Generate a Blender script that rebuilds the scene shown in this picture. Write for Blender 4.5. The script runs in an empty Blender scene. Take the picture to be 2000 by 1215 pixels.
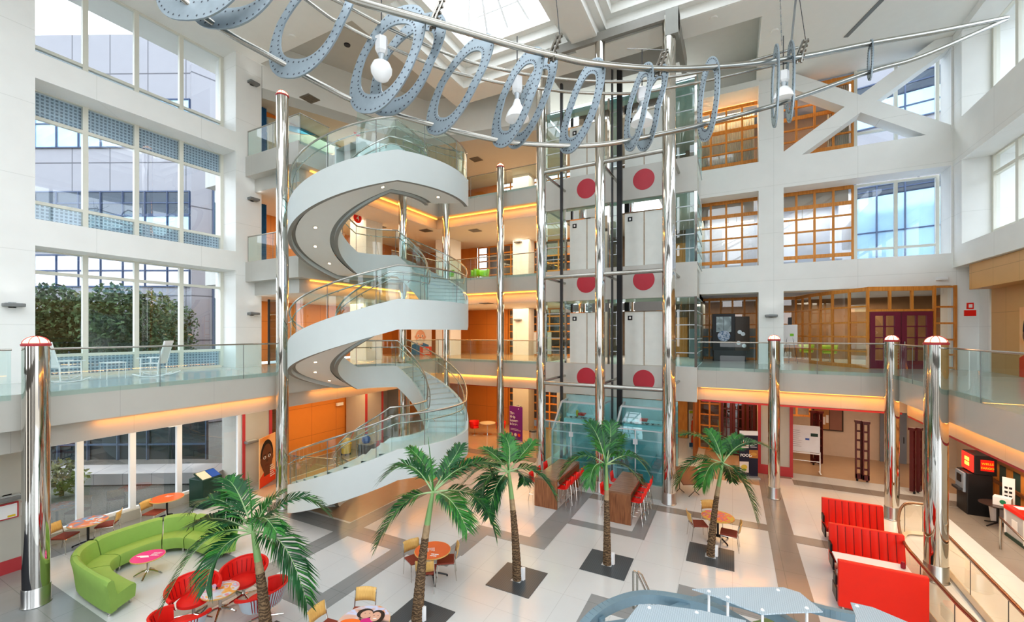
import bpy, math, random
from mathutils import Vector, Matrix
random.seed(7)
C = bpy.context.scene.collection
PI = math.pi
# ---------------------------------------------------------------- camera model (2000 x 1215 frame)
TH = math.radians(27.4); FPX = 830.0; CX = 1000.0; HY = 650.0; CZ = 6.37
SN, CS = math.sin(TH), math.cos(TH)
def ray(x, y):
    u = (x-CX)/FPX; w = (HY-y)/FPX
    return Vector((u*CS-SN, u*SN+CS, w))
def onD(x, y, d): return ray(x, y)*d + Vector((0, 0, CZ))
def at(x, y, z=0.0):
    k = ray(x, y); return k*((z-CZ)/k.z) + Vector((0, 0, CZ))
def onX(x, y, X):
    k = ray(x, y); return k*(X/k.x) + Vector((0, 0, CZ))
def onY(x, y, Y):
    k = ray(x, y); return k*(Y/k.y) + Vector((0, 0, CZ))
def px(p):
    r = p[0]*CS+p[1]*SN; d = -p[0]*SN+p[1]*CS
    return CX+FPX*r/d, HY-FPX*(p[2]-CZ)/d, d
# ---------------------------------------------------------------- objects
_labels = set()
def tag(o, label=None, cat=None, group=None, kind=None, same=False):
    if label:
        assert same or label not in _labels, label
        _labels.add(label); o['label'] = label
    if cat: o['category'] = cat
    if group: o['group'] = group
    if kind: o['kind'] = kind
    return o
def thing(name, label, cat, loc=(0, 0, 0), rotz=0.0, group=None, kind=None):
    o = bpy.data.objects.new(name, None); C.objects.link(o)
    o.empty_display_size = 0.2
    o.location = loc; o.rotation_euler = (0, 0, rotz)
    return tag(o, label, cat, group, kind)
def dup(root, loc, rotz=0.0, label=None, group=None, scale=None):
    r = root.copy(); C.objects.link(r); r.location = loc; r.rotation_euler = (0, 0, rotz)
    if scale: r.scale = scale
    if label: tag(r, label)
    if group: r['group'] = group
    for ch in list(root.children):
        c = ch.copy(); C.objects.link(c); c.parent = r
        for g in ch.children:
            d = g.copy(); C.objects.link(d); d.parent = c
    return r
class MB:
    def __init__(s): s.v = []; s.f = []; s.m = []
    def _add(s, vs, fs, mi=0):
        b = len(s.v); s.v += [Vector(v) for v in vs]
        for f in fs: s.f.append([b+i for i in f]); s.m.append(mi)
        return s
    def box(s, x0, y0, z0, x1, y1, z1, mi=0):
        x0, x1 = min(x0, x1), max(x0, x1); y0, y1 = min(y0, y1), max(y0, y1); z0, z1 = min(z0, z1), max(z0, z1)
        return s._add([(x0,y0,z0),(x1,y0,z0),(x1,y1,z0),(x0,y1,z0),(x0,y0,z1),(x1,y0,z1),(x1,y1,z1),(x0,y1,z1)],
            [(0,3,2,1),(4,5,6,7),(0,1,5,4),(1,2,6,5),(2,3,7,6),(3,0,4,7)], mi)
    def beam(s, p0, p1, w, h, mi=0, up=(0, 0, 1)):
        p0 = Vector(p0); p1 = Vector(p1); t = (p1-p0).normalized(); u = Vector(up)
        if abs(t.dot(u)) > 0.98: u = Vector((0, 1, 0))
        a = t.cross(u).normalized(); b = a.cross(t).normalized(); vs = []
        for p in (p0, p1):
            for i, j in ((-1,-1),(1,-1),(1,1),(-1,1)): vs.append(p+a*(i*w/2)+b*(j*h/2))
        return s._add(vs, [(0,3,2,1),(4,5,6,7),(0,1,5,4),(1,2,6,5),(2,3,7,6),(3,0,4,7)], mi)
    def quad(s, *p, mi=0): return s._add(p, [tuple(range(len(p)))], mi)
    def prism(s, poly, z0, z1, mi=0):
        n = len(poly)
        vs = [(p[0], p[1], z0) for p in poly]+[(p[0], p[1], z1) for p in poly]
        fs = [tuple(range(n-1, -1, -1)), tuple(range(n, 2*n))]+[(i, (i+1) % n, n+(i+1) % n, n+i) for i in range(n)]
        return s._add(vs, fs, mi)
    def tube(s, pts, r, seg=8, mi=0, closed=False, caps=True):
        pts = [Vector(p) for p in pts]; n = len(pts); rr = r if isinstance(r, (list, tuple)) else [r]*n
        vs = []; a = None
        for i, p in enumerate(pts):
            if closed: t = pts[(i+1) % n]-pts[i-1]
            else: t = pts[min(i+1, n-1)]-pts[max(i-1, 0)]
            t.normalize()
            if a is None:
                a = t.cross(Vector((0, 0, 1)) if abs(t.z) < .9 else Vector((1, 0, 0))).normalized()
            else:
                a = (a-t*a.dot(t)).normalized()
            b = t.cross(a)
            for k in range(seg):
                q = 2*PI*k/seg; vs.append(p+(a*math.cos(q)+b*math.sin(q))*rr[i])
        fs = []
        for i in range(n if closed else n-1):
            j = (i+1) % n
            for k in range(seg): fs.append((i*seg+k, i*seg+(k+1) % seg, j*seg+(k+1) % seg, j*seg+k))
        if caps and not closed: fs += [tuple(range(seg-1, -1, -1)), tuple((n-1)*seg+k for k in range(seg))]
        return s._add(vs, fs, mi)
    def cyl(s, p0, p1, r0, r1=None, seg=12, mi=0): return s.tube([p0, p1], [r0, r0 if r1 is None else r1], seg, mi)
    def lathe(s, prof, c=(0, 0, 0), seg=24, mi=0):
        c = Vector(c); vs = []; fs = []; n = len(prof)
        for r, z in prof:
            for k in range(seg):
                q = 2*PI*k/seg; vs.append(c+Vector((r*math.cos(q), r*math.sin(q), z)))
        for i in range(n-1):
            for k in range(seg): fs.append((i*seg+k, i*seg+(k+1) % seg, (i+1)*seg+(k+1) % seg, (i+1)*seg+k))
        fs += [tuple(range(seg-1, -1, -1)), tuple((n-1)*seg+k for k in range(seg))]
        return s._add(vs, fs, mi)
    def sheet(s, rows, mi=0, close=False):
        n = len(rows[0]); vs = [p for r in rows for p in r]; fs = []
        for i in range(len(rows)-1 if not close else len(rows)):
            j = (i+1) % len(rows)
            for k in range(n-1): fs.append((i*n+k, i*n+k+1, j*n+k+1, j*n+k))
        return s._add(vs, fs, mi)
    def disc(s, c, a, b, n=24, mi=0):
        c = Vector(c); a = Vector(a); b = Vector(b)
        return s._add([c+a*math.cos(2*PI*k/n)+b*math.sin(2*PI*k/n) for k in range(n)], [tuple(range(n))], mi)
    def build(s, name, mats, parent=None, world=False, smooth=False, bevel=0):
        me = bpy.data.meshes.new(name)
        off = Vector((0, 0, 0))
        if parent is not None and world:
            q = parent
            while q is not None: off += Vector(q.location); q = q.parent
        me.from_pydata([tuple(v-off) for v in s.v], [], s.f)
        if not isinstance(mats, (list, tuple)): mats = [mats]
        for m in mats: me.materials.append(m)
        me.polygons.foreach_set('material_index', s.m)
        if smooth:
            me.polygons.foreach_set('use_smooth', [True]*len(s.f))
            try: me.set_sharp_from_angle(angle=math.radians(38))
            except Exception: pass
        me.update()
        o = bpy.data.objects.new(name, me); C.objects.link(o)
        if parent is not None: o.parent = parent
        if bevel:
            b = o.modifiers.new('bevel', 'BEVEL'); b.width = bevel; b.segments = 3; b.limit_method = 'ANGLE'
        return o
def struct(o): o['kind'] = 'structure'; return o
def text(name, body, size, loc, xdir, updir, mat, parent, align='LEFT', bold=0.0):
    cu = bpy.data.curves.new(name, 'FONT'); cu.body = body; cu.size = size; cu.align_x = align
    cu.extrude = 0.002; cu.offset = bold
    cu.materials.append(mat)
    tmp = bpy.data.objects.new(name, cu); C.objects.link(tmp); bpy.context.view_layer.update()
    me = bpy.data.meshes.new_from_object(tmp.evaluated_get(bpy.context.evaluated_depsgraph_get()))
    bpy.data.objects.remove(tmp); bpy.data.curves.remove(cu)
    o = bpy.data.objects.new(name, me); C.objects.link(o)
    x = Vector(xdir).normalized(); z = x.cross(Vector(updir)).normalized(); y = z.cross(x)
    M = Matrix((x, y, z)).transposed().to_4x4(); M.translation = Vector(loc)
    if parent is not None:
        q = parent; off = Vector((0, 0, 0))
        while q is not None: off += Vector(q.location); q = q.parent
        M.translation = Vector(loc)-off
        o.parent = parent
    o.matrix_local = M
    return o
# ---------------------------------------------------------------- materials
def mat(name, col, rough=0.5, metal=0.0, var=0.06, scale=3.0, emit=None, estr=0.0, bump=0.0, spec=0.5, coat=0.0):
    m = bpy.data.materials.new(name); m.use_nodes = True; nt = m.node_tree; N = nt.nodes; L = nt.links
    b = N['Principled BSDF']
    b.inputs['Roughness'].default_value = rough; b.inputs['Metallic'].default_value = metal
    b.inputs['Specular IOR Level'].default_value = spec
    if coat: b.inputs['Coat Weight'].default_value = coat
    tc = N.new('ShaderNodeTexCoord'); nz = N.new('ShaderNodeTexNoise'); nz.inputs['Scale'].default_value = scale
    nz.inputs['Detail'].default_value = 2.0
    L.new(tc.outputs['Object'], nz.inputs['Vector'])
    mx = N.new('ShaderNodeMixRGB'); c = list(col)+[1]
    mx.inputs[1].default_value = [max(0, v*(1-var)) for v in col]+[1]
    mx.inputs[2].default_value = [min(1, v*(1+var)) for v in col]+[1]
    L.new(nz.outputs['Fac'], mx.inputs[0]); L.new(mx.outputs[0], b.inputs['Base Color'])
    if emit:
        b.inputs['Emission Color'].default_value = list(emit)+[1]; b.inputs['Emission Strength'].default_value = estr
    if bump:
        bp = N.new('ShaderNodeBump'); bp.inputs['Strength'].default_value = bump; bp.inputs['Distance'].default_value = .02
        L.new(nz.outputs['Fac'], bp.inputs['Height']); L.new(bp.outputs[0], b.inputs['Normal'])
    return m
def lines_mat(name, col, line, su, sz, w=0.012, rough=0.5, ou=0.0, oz=0.0, axis='sum', var=0.04, metal=0.0, stag=False):
    """panel joints: thin lines every su along the wall and sz up it"""
    m = mat(name, col, rough, metal, var, 1.5); nt = m.node_tree; N = nt.nodes; L = nt.links; b = N['Principled BSDF']
    g = N.new('ShaderNodeNewGeometry'); sp = N.new('ShaderNodeSeparateXYZ'); L.new(g.outputs['Position'], sp.inputs[0])
    def mth(op, a, bb=None):
        n = N.new('ShaderNodeMath'); n.operation = op
        for i, q in ((0, a), (1, bb)):
            if q is None: continue
            if isinstance(q, (int, float)): n.inputs[i].default_value = q
            else: L.new(q, n.inputs[i])
        return n.outputs[0]
    if axis == 'sum': u, v = mth('ADD', sp.outputs[0], sp.outputs[1]), sp.outputs[2]
    else: u, v = sp.outputs[0], sp.outputs[1]
    def lin(c, s, o): return mth('LESS_THAN', mth('FRACT', mth('DIVIDE', mth('ADD', c, 1000*s+o), s)), w/s)
    lo = lin(u, su, ou) if sz is None else mth('MAXIMUM', lin(u, su, ou), lin(v, sz, oz))
    mx = N.new('ShaderNodeMixRGB'); L.new(lo, mx.inputs[0])
    src = b.inputs['Base Color'].links[0].from_socket
    L.new(src, mx.inputs[1]); mx.inputs[2].default_value = list(line)+[1]
    L.new(mx.outputs[0], b.inputs['Base Color'])
    return m
def wood_mat(name, c1, c2, scale=2.0, rough=0.4, vert=True, stretch=14):
    m = bpy.data.materials.new(name); m.use_nodes = True; nt = m.node_tree; N = nt.nodes; L = nt.links; b = N['Principled BSDF']
    tc = N.new('ShaderNodeTexCoord'); mp = N.new('ShaderNodeMapping'); nz = N.new('ShaderNodeTexNoise')
    mp.inputs['Scale'].default_value = (stretch, stretch, 1) if vert else (1, stretch, stretch)
    nz.inputs['Scale'].default_value = scale; nz.inputs['Detail'].default_value = 4
    L.new(tc.outputs['Object'], mp.inputs[0]); L.new(mp.outputs[0], nz.inputs['Vector'])
    cr = N.new('ShaderNodeValToRGB'); cr.color_ramp.elements[0].position = .3; cr.color_ramp.elements[1].position = .7
    cr.color_ramp.elements[0].color = list(c1)+[1]; cr.color_ramp.elements[1].color = list(c2)+[1]
    L.new(nz.outputs['Fac'], cr.inputs[0]); L.new(cr.outputs[0], b.inputs['Base Color'])
    b.inputs['Roughness'].default_value = rough
    return m
def glass_mat(name, tint=(.86, .95, .93), refl=0.10, rough=0.0, edge=0.55):
    m = bpy.data.materials.new(name); m.use_nodes = True; nt = m.node_tree; N = nt.nodes; L = nt.links
    N.remove(N['Principled BSDF']); out = N['Material Output']
    tr = N.new('ShaderNodeBsdfTransparent'); tr.inputs[0].default_value = list(tint)+[1]
    gl = N.new('ShaderNodeBsdfGlossy'); gl.inputs['Roughness'].default_value = rough; gl.inputs[0].default_value = (1, 1, 1, 1)
    lw = N.new('ShaderNodeLayerWeight'); lw.inputs[0].default_value = .35
    mr = N.new('ShaderNodeMapRange'); mr.inputs[3].default_value = refl; mr.inputs[4].default_value = edge
    pw = N.new('ShaderNodeMath'); pw.operation = 'POWER'; pw.inputs[1].default_value = 2.2
    L.new(lw.outputs['Facing'], pw.inputs[0]); L.new(pw.outputs[0], mr.inputs[0])
    mx = N.new('ShaderNodeMixShader'); L.new(mr.outputs[0], mx.inputs[0]); L.new(tr.outputs[0], mx.inputs[1]); L.new(gl.outputs[0], mx.inputs[2])
    L.new(mx.outputs[0], out.inputs[0])
    return m
def patch_mat(name, cols, scale=3.0, rough=.35):
    """smooth patches of several colours (printed pictures)"""
    m = bpy.data.materials.new(name); m.use_nodes = True; nt = m.node_tree; N = nt.nodes; L = nt.links; b = N['Principled BSDF']
    tc = N.new('ShaderNodeTexCoord'); nz = N.new('ShaderNodeTexNoise'); nz.inputs['Scale'].default_value = scale; nz.inputs['Detail'].default_value = 1.5
    nz.inputs['Distortion'].default_value = 1.2
    cr = N.new('ShaderNodeValToRGB'); cr.color_ramp.interpolation = 'EASE'
    e = cr.color_ramp.elements; n = len(cols)
    e[0].position = .3; e[0].color = list(cols[0])+[1]; e[1].position = .7; e[1].color = list(cols[-1])+[1]
    for i in range(1, n-1):
        q = e.new(.3+.4*i/(n-1)); q.color = list(cols[i])+[1]
    L.new(tc.outputs['Object'], nz.inputs['Vector']); L.new(nz.outputs['Fac'], cr.inputs[0]); L.new(cr.outputs[0], b.inputs['Base Color'])
    b.inputs['Roughness'].default_value = rough
    return m
WHITE = lines_mat('white wall panels', (.90, .905, .88), (.74, .75, .72), 3.1, 2.2, .012, .55)
CEIL = mat('ceiling paint', (.90, .90, .86), .7, var=.02)
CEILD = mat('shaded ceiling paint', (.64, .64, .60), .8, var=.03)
STONE = lines_mat('grey beige fascia panels', (.55, .54, .495), (.45, .44, .41), 2.4, None, .012, .35)
STONE2 = mat('greige lower wall', (.52, .51, .46), .5, var=.04)
FLOORM = lines_mat('pale terrazzo tiles', (.665, .685, .685), (.56, .575, .575), 1.22, 1.22, .012, .16, axis='xy', var=.03)
BAND = lines_mat('grey floor band tiles', (.30, .31, .31), (.22, .23, .23), 1.22, 1.22, .012, .2, axis='xy', var=.08)
BANDW = lines_mat('brown grey floor band tiles', (.29, .26, .23), (.2, .18, .16), 1.22, 1.22, .012, .2, axis='xy', var=.08)
TAN = mat('terrazzo tinted warm by lamps', (.50, .36, .24), .2, var=.05)  # warm lamp glow under the galleries painted as tan floor
FRAMEW = mat('cream window frame', (.80, .79, .70), .4, var=.03)
ORANGE = wood_mat('honey wood frame', (.62, .24, .045), (.80, .36, .08))
WOOD = wood_mat('honey veneer wall', (.62, .23, .04), (.76, .31, .06), 1.2)
WOODL = wood_mat('light honey veneer wall', (.66, .36, .13), (.76, .44, .18), 1.2)
WALNUT = wood_mat('walnut table wood', (.20, .075, .03), (.40, .17, .075), 2.0)
DARKRED = mat('dark red stained wood', (.10, .015, .015), .35)
BURG = mat('burgundy door paint', (.23, .035, .075), .35)
REDTRIM = mat('dull red trim', (.50, .06, .07), .45)
CHROME = mat('polished steel', (.68, .66, .62), .05, 1.0, .02)
STEEL = mat('brushed steel', (.62, .62, .60), .28, 1.0, .04)
NICKEL = mat('satin nickel tube', (.50, .49, .45), .26, 1.0, .03)
RIBM = mat('blue grey riveted sheet metal', (.36, .43, .48), .42, .55, .10, 6)
RIVET = mat('dark rivet', (.10, .11, .13), .5, .6)
ALU = mat('pale aluminium', (.62, .67, .70), .4, .5, .05)
BLACK = mat('black paint', (.012, .012, .014), .35)
DARK = mat('dark grey metal', (.05, .05, .055), .4)
GREYM = mat('mid grey metal', (.25, .26, .26), .45, .3)
REDDISC = mat('dusty red enamel', (.55, .045, .07), .35)
RED = mat('bright red fabric', (.80, .018, .010), .6, var=.08, scale=6)
REDP = mat('bright red plastic', (.85, .02, .012), .35)
REDB = mat('scarlet vinyl', (.78, .022, .006), .38, var=.05)
GREEN = mat('lime green upholstery', (.30, .47, .11), .7, var=.07, scale=5, bump=.1)
MAPLE = wood_mat('pale maple ply', (.70, .42, .13), (.80, .52, .18), 3)
RUST = mat('rust red seat fabric', (.28, .06, .035), .75, var=.3, scale=40)
LEAF = mat('palm leaf', (.016, .095, .030), .36, var=.7, scale=5)
LEAFB = mat('bright palm leaf', (.045, .20, .035), .36, var=.6, scale=5)
STALK = mat('pale green stalk', (.34, .47, .24), .45, var=.15)
SHAFT = mat('green crown shaft', (.27, .45, .18), .4, var=.12)
def bark_mat(name, c1, c2, c3):
    m = bpy.data.materials.new(name); m.use_nodes = True; nt = m.node_tree; N = nt.nodes; L = nt.links; b = N['Principled BSDF']
    g = N.new('ShaderNodeNewGeometry'); wv = N.new('ShaderNodeTexWave'); wv.wave_type = 'BANDS'; wv.bands_direction = 'Z'
    wv.inputs['Scale'].default_value = 4.5; wv.inputs['Distortion'].default_value = 9.0; wv.inputs['Detail'].default_value = 3; wv.inputs['Detail Scale'].default_value = 2.5
    L.new(g.outputs['Position'], wv.inputs['Vector'])
    cr = N.new('ShaderNodeValToRGB'); e = cr.color_ramp.elements; e[0].color = list(c1)+[1]; e[1].color = list(c3)+[1]; q = e.new(.55); q.color = list(c2)+[1]
    L.new(wv.outputs['Fac'], cr.inputs[0]); L.new(cr.outputs[0], b.inputs['Base Color']); b.inputs['Roughness'].default_value = .85
    bp = N.new('ShaderNodeBump'); bp.inputs['Strength'].default_value = .6; bp.inputs['Distance'].default_value = .02; L.new(wv.outputs['Fac'], bp.inputs['Height']); L.new(bp.outputs[0], b.inputs['Normal'])
    return m
BARK = bark_mat('ringed palm bark', (.085,.052,.03), (.15,.095,.05), (.26,.17,.095))
BARKP = mat('pale old bark', (.42, .30, .18), .85, var=.4, scale=12, bump=.5)
GRATE = lines_mat('dark tree grate', (.085, .10, .11), (.065, .075, .082), .05, None, .012, .35, axis='xy')
WHITEP = mat('white paint', (.88, .89, .90), .4, var=.02)
STAIRW = mat('white stair plaster', (.64, .69, .68), .55, var=.02)
STAIRT = mat('pale stair tread', (.62, .68, .66), .3, var=.05)
SOFF = mat('stair soffit white', (.82, .82, .79), .6, var=.02)
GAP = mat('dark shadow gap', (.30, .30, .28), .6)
GLASS = glass_mat('clear green railing glass', (.82, .95, .94), .06, 0, .32)
GLASSB = glass_mat('aqua elevator glass', (.58, .88, .91), .12, 0, .45)
GLASSW = glass_mat('window glass', (.86, .91, .95), .10, 0, .5)
GLASSD = glass_mat('dark tinted window glass', (.40, .46, .50), .12, 0, .5)
GLASSY = glass_mat('amber balustrade glass', (.88, .86, .76), .08, 0, .45)
MIRROR = mat('mirror steel', (.88, .88, .87), .02, 1.0, .0)
def glow(name, col, s): return mat(name, col, .5, emit=col, estr=s)
AMBER = glow('amber cove light', (1.0, .40, .06), 1.7)
LAMPW = glow('warm lamp', (1.0, .80, .55), 6.0)
LAMPO = glow('warm dome glow', (1.0, .62, .38), 1.6)
MUST = mat('mustard paint', (.75, .55, .03), .4)
BLUEP = mat('blue plastic', (.02, .10, .45), .35)
DKGREEN = mat('dark green bin', (.01, .05, .035), .35)
GREYBLUE = mat('grey blue door', (.25, .30, .38), .4)
CREAMW = mat('pale cream room wall', (.72, .62, .52), .7)
# ================================================================ SETTING
F2, F3, F4, ZC = 4.9, 9.4, 13.9, 18.2
XL, XWL = -18.5, -19.4            # left wall face, window plane
YB, YBW = 23.1, 24.2              # right-hand back facade face, its window plane
XS, YS, XR = -15.05, 19.8, 5.0    # gallery edges
# ---- floor with its inlaid bands (one mesh, bands 3 mm proud)
fl = MB()
fl.quad((-18.5, -6, 0), (13, -6, 0), (13, 12, 0), (-18.5, 12, 0)); fl.quad((-21.6, 12, 0), (13, 12, 0), (13, 29, 0), (-21.6, 29, 0))
def P(x, y): return at(x, y, 0)
_bz = [.003]
def band(x0, y0, x1, y1, mi=1):
    _bz[0] += .00025; fl.box(x0, y0, 0, x1, y1, _bz[0], mi)
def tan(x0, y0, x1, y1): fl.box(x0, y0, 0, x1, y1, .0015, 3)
for b in [(-15.3,9.45,-6.9,10.1), (-11.35,4.2,-10.7,19.8), (-13.2,6.5,-8.3,7.1), (-8.9,7.1,-8.3,9.45), (-7.45,10.1,-6.85,12.0),
          (-6.85,11.5,-4.9,12.0), (-5.6,12.0,-4.9,16.4), (-4.9,13.45,-2.4,13.85), (-2.85,13.85,-2.4,15.9),
          (-3.05,6.5,-2.6,10.1), (-2.6,9.55,-1.0,10.1), (-1.2,10.9,1.02,11.5), (-1.2,9.2,-.75,10.9),
          (-18.1,4.2,-17.1,11.4), (-18.1,-3,-10.0,4.2)]: band(*b)
for b in [(1.02,2.5,1.72,23.0), (1.72,15.4,3.4,15.95), (2.3,21.25,11.5,21.95), (1.72,22.0,2.3,23.0), (-4.9,15.9,1.02,16.4), (-16.5,19.0,-8.6,19.7), (-18.9,11.4,-17.2,19.7), (6.6,9,8.6,21.2)]: band(*b, mi=2)
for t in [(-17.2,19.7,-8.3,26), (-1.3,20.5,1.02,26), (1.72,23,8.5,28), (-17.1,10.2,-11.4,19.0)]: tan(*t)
fl.box(-17.0,-2.0,.0035,-13.6,3.1,.012, 4)
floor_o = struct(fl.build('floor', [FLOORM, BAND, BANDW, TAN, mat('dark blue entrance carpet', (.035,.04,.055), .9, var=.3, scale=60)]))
# ---- left wall : piers, beams
w = MB()
w.box(XL, -4, F2, -21, 4.72, ZC)                       # near pier, upper storeys
w.box(XL, 10.5, F2, -20.0, 11.6, ZC)                   # pier by the stair
w.box(XL, 4.72, 8.98, -19.9, 10.5, 9.78); w.box(XL, 4.72, 14.0, -19.9, 10.5, 14.8)
w.box(-17.4, 16.6, F2, -18.6, 17.8, 17.4); w.box(-16.2, 22.6, F2, -17.4, 23.8, 17.2)
struct(w.build('wall_left', WHITE))
w = MB()
w.box(-17.0, -4, 0, -18.6, 4.4, 4.0); w.box(-18.05, 10.55, 0, -19.6, 11.75, 4.0)
w.box(-17.4, 16.6, 0, -18.9, 17.8, 4.0)
w.box(-18.1, 4.4, 0, -18.5, 10.55, .33)
struct(w.build('wall_left_ground', STONE2))
w = MB()
w.box(-16.98, 2.4, 0, -17.0, 4.42, .36); w.box(-18.03, 10.5, 0, -18.05, 10.62, 3.42); w.box(-18.0, 11.45, 0, -18.06, 11.78, .42)
w.box(-18.02, 11.65, 0, -18.06, 11.78, 3.42); w.box(-17.38, 16.55, 0, -17.42, 16.68, 3.42); w.box(-17.38, 17.72, 0, -17.42, 17.85, 3.42)
w.box(-17.37, 16.55, 0, -17.4, 17.85, .4); w.box(-16.0, 11.8, 3.36, -16.1, 19.8, 3.46)
w.box(-16.1, 20.62, 3.36, -8.3, 20.55, 3.46)
struct(w.build('trim_left', REDTRIM))
# gallery walls behind the stair (wood veneer) and back-left lobby
w = MB(); WJ = lines_mat('honey veneer wall panels', (.70,.27,.05), (.42,.14,.03), 1.5, 1.45, .018, .4, oz=.3)
w.box(-21.4, 11.75, 0, -21.6, 26.2, 4.0); w.box(-21.4, 11.6, F2, -21.6, 26.2, 8.4); w.box(-21.4, 11.6, F3, -21.6, 26.2, 12.9)
w.box(-19.0, 11.75, 0, -19.1, 16.6, 3.9)
w.box(-21.6, 26.0, 0, -13.8, 26.2, 4.0); w.box(-21.6, 26.0, F2, -13.8, 26.2, 8.4); w.box(-21.6, 26.0, F3, -16.4, 26.2, 12.9)
w.box(-21.6, 26.0, F4, -14.5, 26.2, 17.2)
struct(w.build('wall_back_left', WJ))
w = MB(); w.box(-21.4, 11.6, F4, -21.6, 26.2, 17.4); struct(w.build('wall_gallery_top', patch_mat('blurred mural colours', [(.70,.62,.45),(.62,.25,.05),(.05,.30,.42),(.16,.45,.55),(.55,.52,.42)], .55)))
# back piers seen through the lobby
w = MB()
for z0, z1 in ((F2, 8.1), (F3, 12.6), (F4, 17.0)): w.box(-12.9, 25.0, z0, -11.75, 25.9, z1)
struct(w.build('wall_back_piers', WHITE))
w = MB(); w.box(-12.9, 25.0, 0, -11.75, 25.9, 3.5); w.box(-19.0, 17.8, 0, -18.9, 19.8, 3.5); w.box(-19.0, 19.75, 0, -17.2, 19.85, 3.5)
struct(w.build('wall_lobby_ground', STONE2))
# ---- gallery slabs with double fascia
def slab(name, x0, y0, x1, y1, z, faces, mats, inset=.5, low=.6, th=.85):
    s = MB(); s.box(x0, y0, z-th, x1, y1, z)
    a = [x0, y0, x1, y1]
    if 'E' in faces: a[2] -= inset
    if 'W' in faces: a[0] += inset
    if 'N' in faces: a[1] += inset
    s.box(a[0], a[1], z-th-low, a[2], a[3], z-th)
    s.box(a[0]+.02, a[1]+.02, z-th-low-.01, a[2]-.02, a[3]-.02, z-th-low+.001, 1)
    s.box(x0+.01, y0+.01, z-.001, x1-.01, y1-.01, z+.004, 2)
    return struct(s.build(name, mats))
GFLOOR = mat('gallery terrazzo', (.62, .66, .64), .12, var=.03)
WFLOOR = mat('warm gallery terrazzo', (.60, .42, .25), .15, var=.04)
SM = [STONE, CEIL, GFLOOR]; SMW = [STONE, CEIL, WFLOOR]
slab('floor_gallery_left', -19.5, -4, XS, YS+.4, F2, 'E', SM)
slab('floor_gallery_back_left', -21.6, YS+.4, -8.3, 26.2, F2, '', SMW)
sb = MB(); sb.box(XS, YS, F2-.85, -8.3, YS+.4, F2); sb.box(XS-.5, YS+.5, F2-1.45, -8.3, YS+.7, F2-.85); struct(sb.build('trim_fascia_back_left_second', STONE))
slab('floor_gallery_back', -1.4, YS, XR+5, 29.7, F2, 'N', SM)
slab('floor_gallery_right', XR, 5, 10, YS, F2, 'W', SM)
for k, z in ((3, F3), (4, F4)):
    s = MB(); s.box(-21.6, 10.9, z-.85, XS, 26.2, z); s.box(XS, YS, z-.85, -8.3, 26.2, z)
    s.box(-21.6, 11.3, z-1.4, XS-.5, 26.2, z-.85); s.box(XS-.5, YS+.5, z-1.4, -8.3, 26.2, z-.85)
    s.box(-21.6, 11.32, z-1.41, XS-.52, 26.2, z-1.39, 1); s.box(XS-.52, YS+.52, z-1.41, -8.3, 26.2, z-1.39, 1)
    s.box(-21.6, 10.92, z, XS-.01, 26.2, z+.004, 2); s.box(XS-.01, YS+.01, z, -8.3, 26.2, z+.004, 2)
    struct(s.build('floor_gallery_level_%s' % ('three' if k == 3 else 'four'), SMW))
# landings joining the stair to the galleries
for z, n in ((F2, 'second'), (F3, 'third'), (F4, 'fourth')):
    s = MB(); s.box(XS-.01, 12.5, z-.55, -13.2, 15.6, z); struct(s.build('floor_landing_%s' % n, [STONE]))
# amber cove strips along the ledges
cv = MB()
cv.box(XS-.34, 5.0, F2-.875, XS-.42, 10.2, F2-.855)
for z in (F2, F3, F4):
    cv.box(XS+.1, YS+.30, z-.90, -8.5, YS+.40, z-.86)
    cv.box(XS-.40, 11.7, z-.90, XS-.30, YS+.3, z-.86)
cv.box(-1.2, YS+.30, F2-.90, XR-.1, YS+.40, F2-.86); cv.box(XR+.30, 6, F2-.90, XR+.40, YS+.3, F2-.86)
struct(cv.build('trim_cove_light', AMBER))
# ---- back facade to the right of the lifts
w = MB()
w.box(1.1, YB, F2, 2.1, YB+1.0, ZC+.5); w.box(7.75, YB, F2, 9.2, YB+1.0, ZC-.02)
for x0, x1 in ((-1.7, 1.1), (2.1, 7.75)):
    w.box(x0, YB, 8.28, x1, YB+1.0, 9.55); w.box(x0, YB, 13.05, x1, YB+1.0, 14.42)
w.box(-1.7, YB+.01, 8.28, -1.4, YB+1, ZC)
def brace(x0, z0, x1, z1, wd=.62, yo=.02):
    a = math.atan2(z1-z0, x1-x0); nx, nz = -math.sin(a)*wd/2, math.cos(a)*wd/2
    vs = [(x0-nx, z0-nz), (x1-nx, z1-nz), (x1+nx, z1+nz), (x0+nx, z0+nz)]
    b = len(w.v)
    w._add([(p[0], YB+yo, p[1]) for p in vs]+[(p[0], YB+.75+yo, p[1]) for p in vs], [(0,1,2,3),(7,6,5,4),(0,4,5,1),(1,5,6,2),(2,6,7,3),(3,7,4,0)])
brace(1.9, 14.2, 7.9, 18.25); brace(1.9, 18.25, 7.9, 14.2, yo=.024)
struct(w.build('wall_back', WHITE))
# ground level of the back: beam pier with red trim
w = MB(); w.box(1.05, 22.3, 0, 2.35, 23.2, 3.5); w.box(8.4, 22.0, 0, 8.6, 22.5, 3.5); struct(w.build('wall_back_ground', STONE2))
w = MB()
for x in (1.03, 2.25): w.box(x, 22.27, 0, x+.12, 22.3, 3.42)
w.box(1.03, 22.26, 0, 2.37, 22.3, .42); w.box(-1.2, YS+.62, 3.38, XR+.5, YS+.5, 3.46)
w.box(8.36, 21.95, 0, 8.41, 22.1, 3.42); w.box(XR+.52, 9, 3.38, XR+.6, YS, 3.45); w.box(8.37, 22.0, 0, 8.4, 22.3, .35)
struct(w.build('trim_back', REDTRIM))
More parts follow.
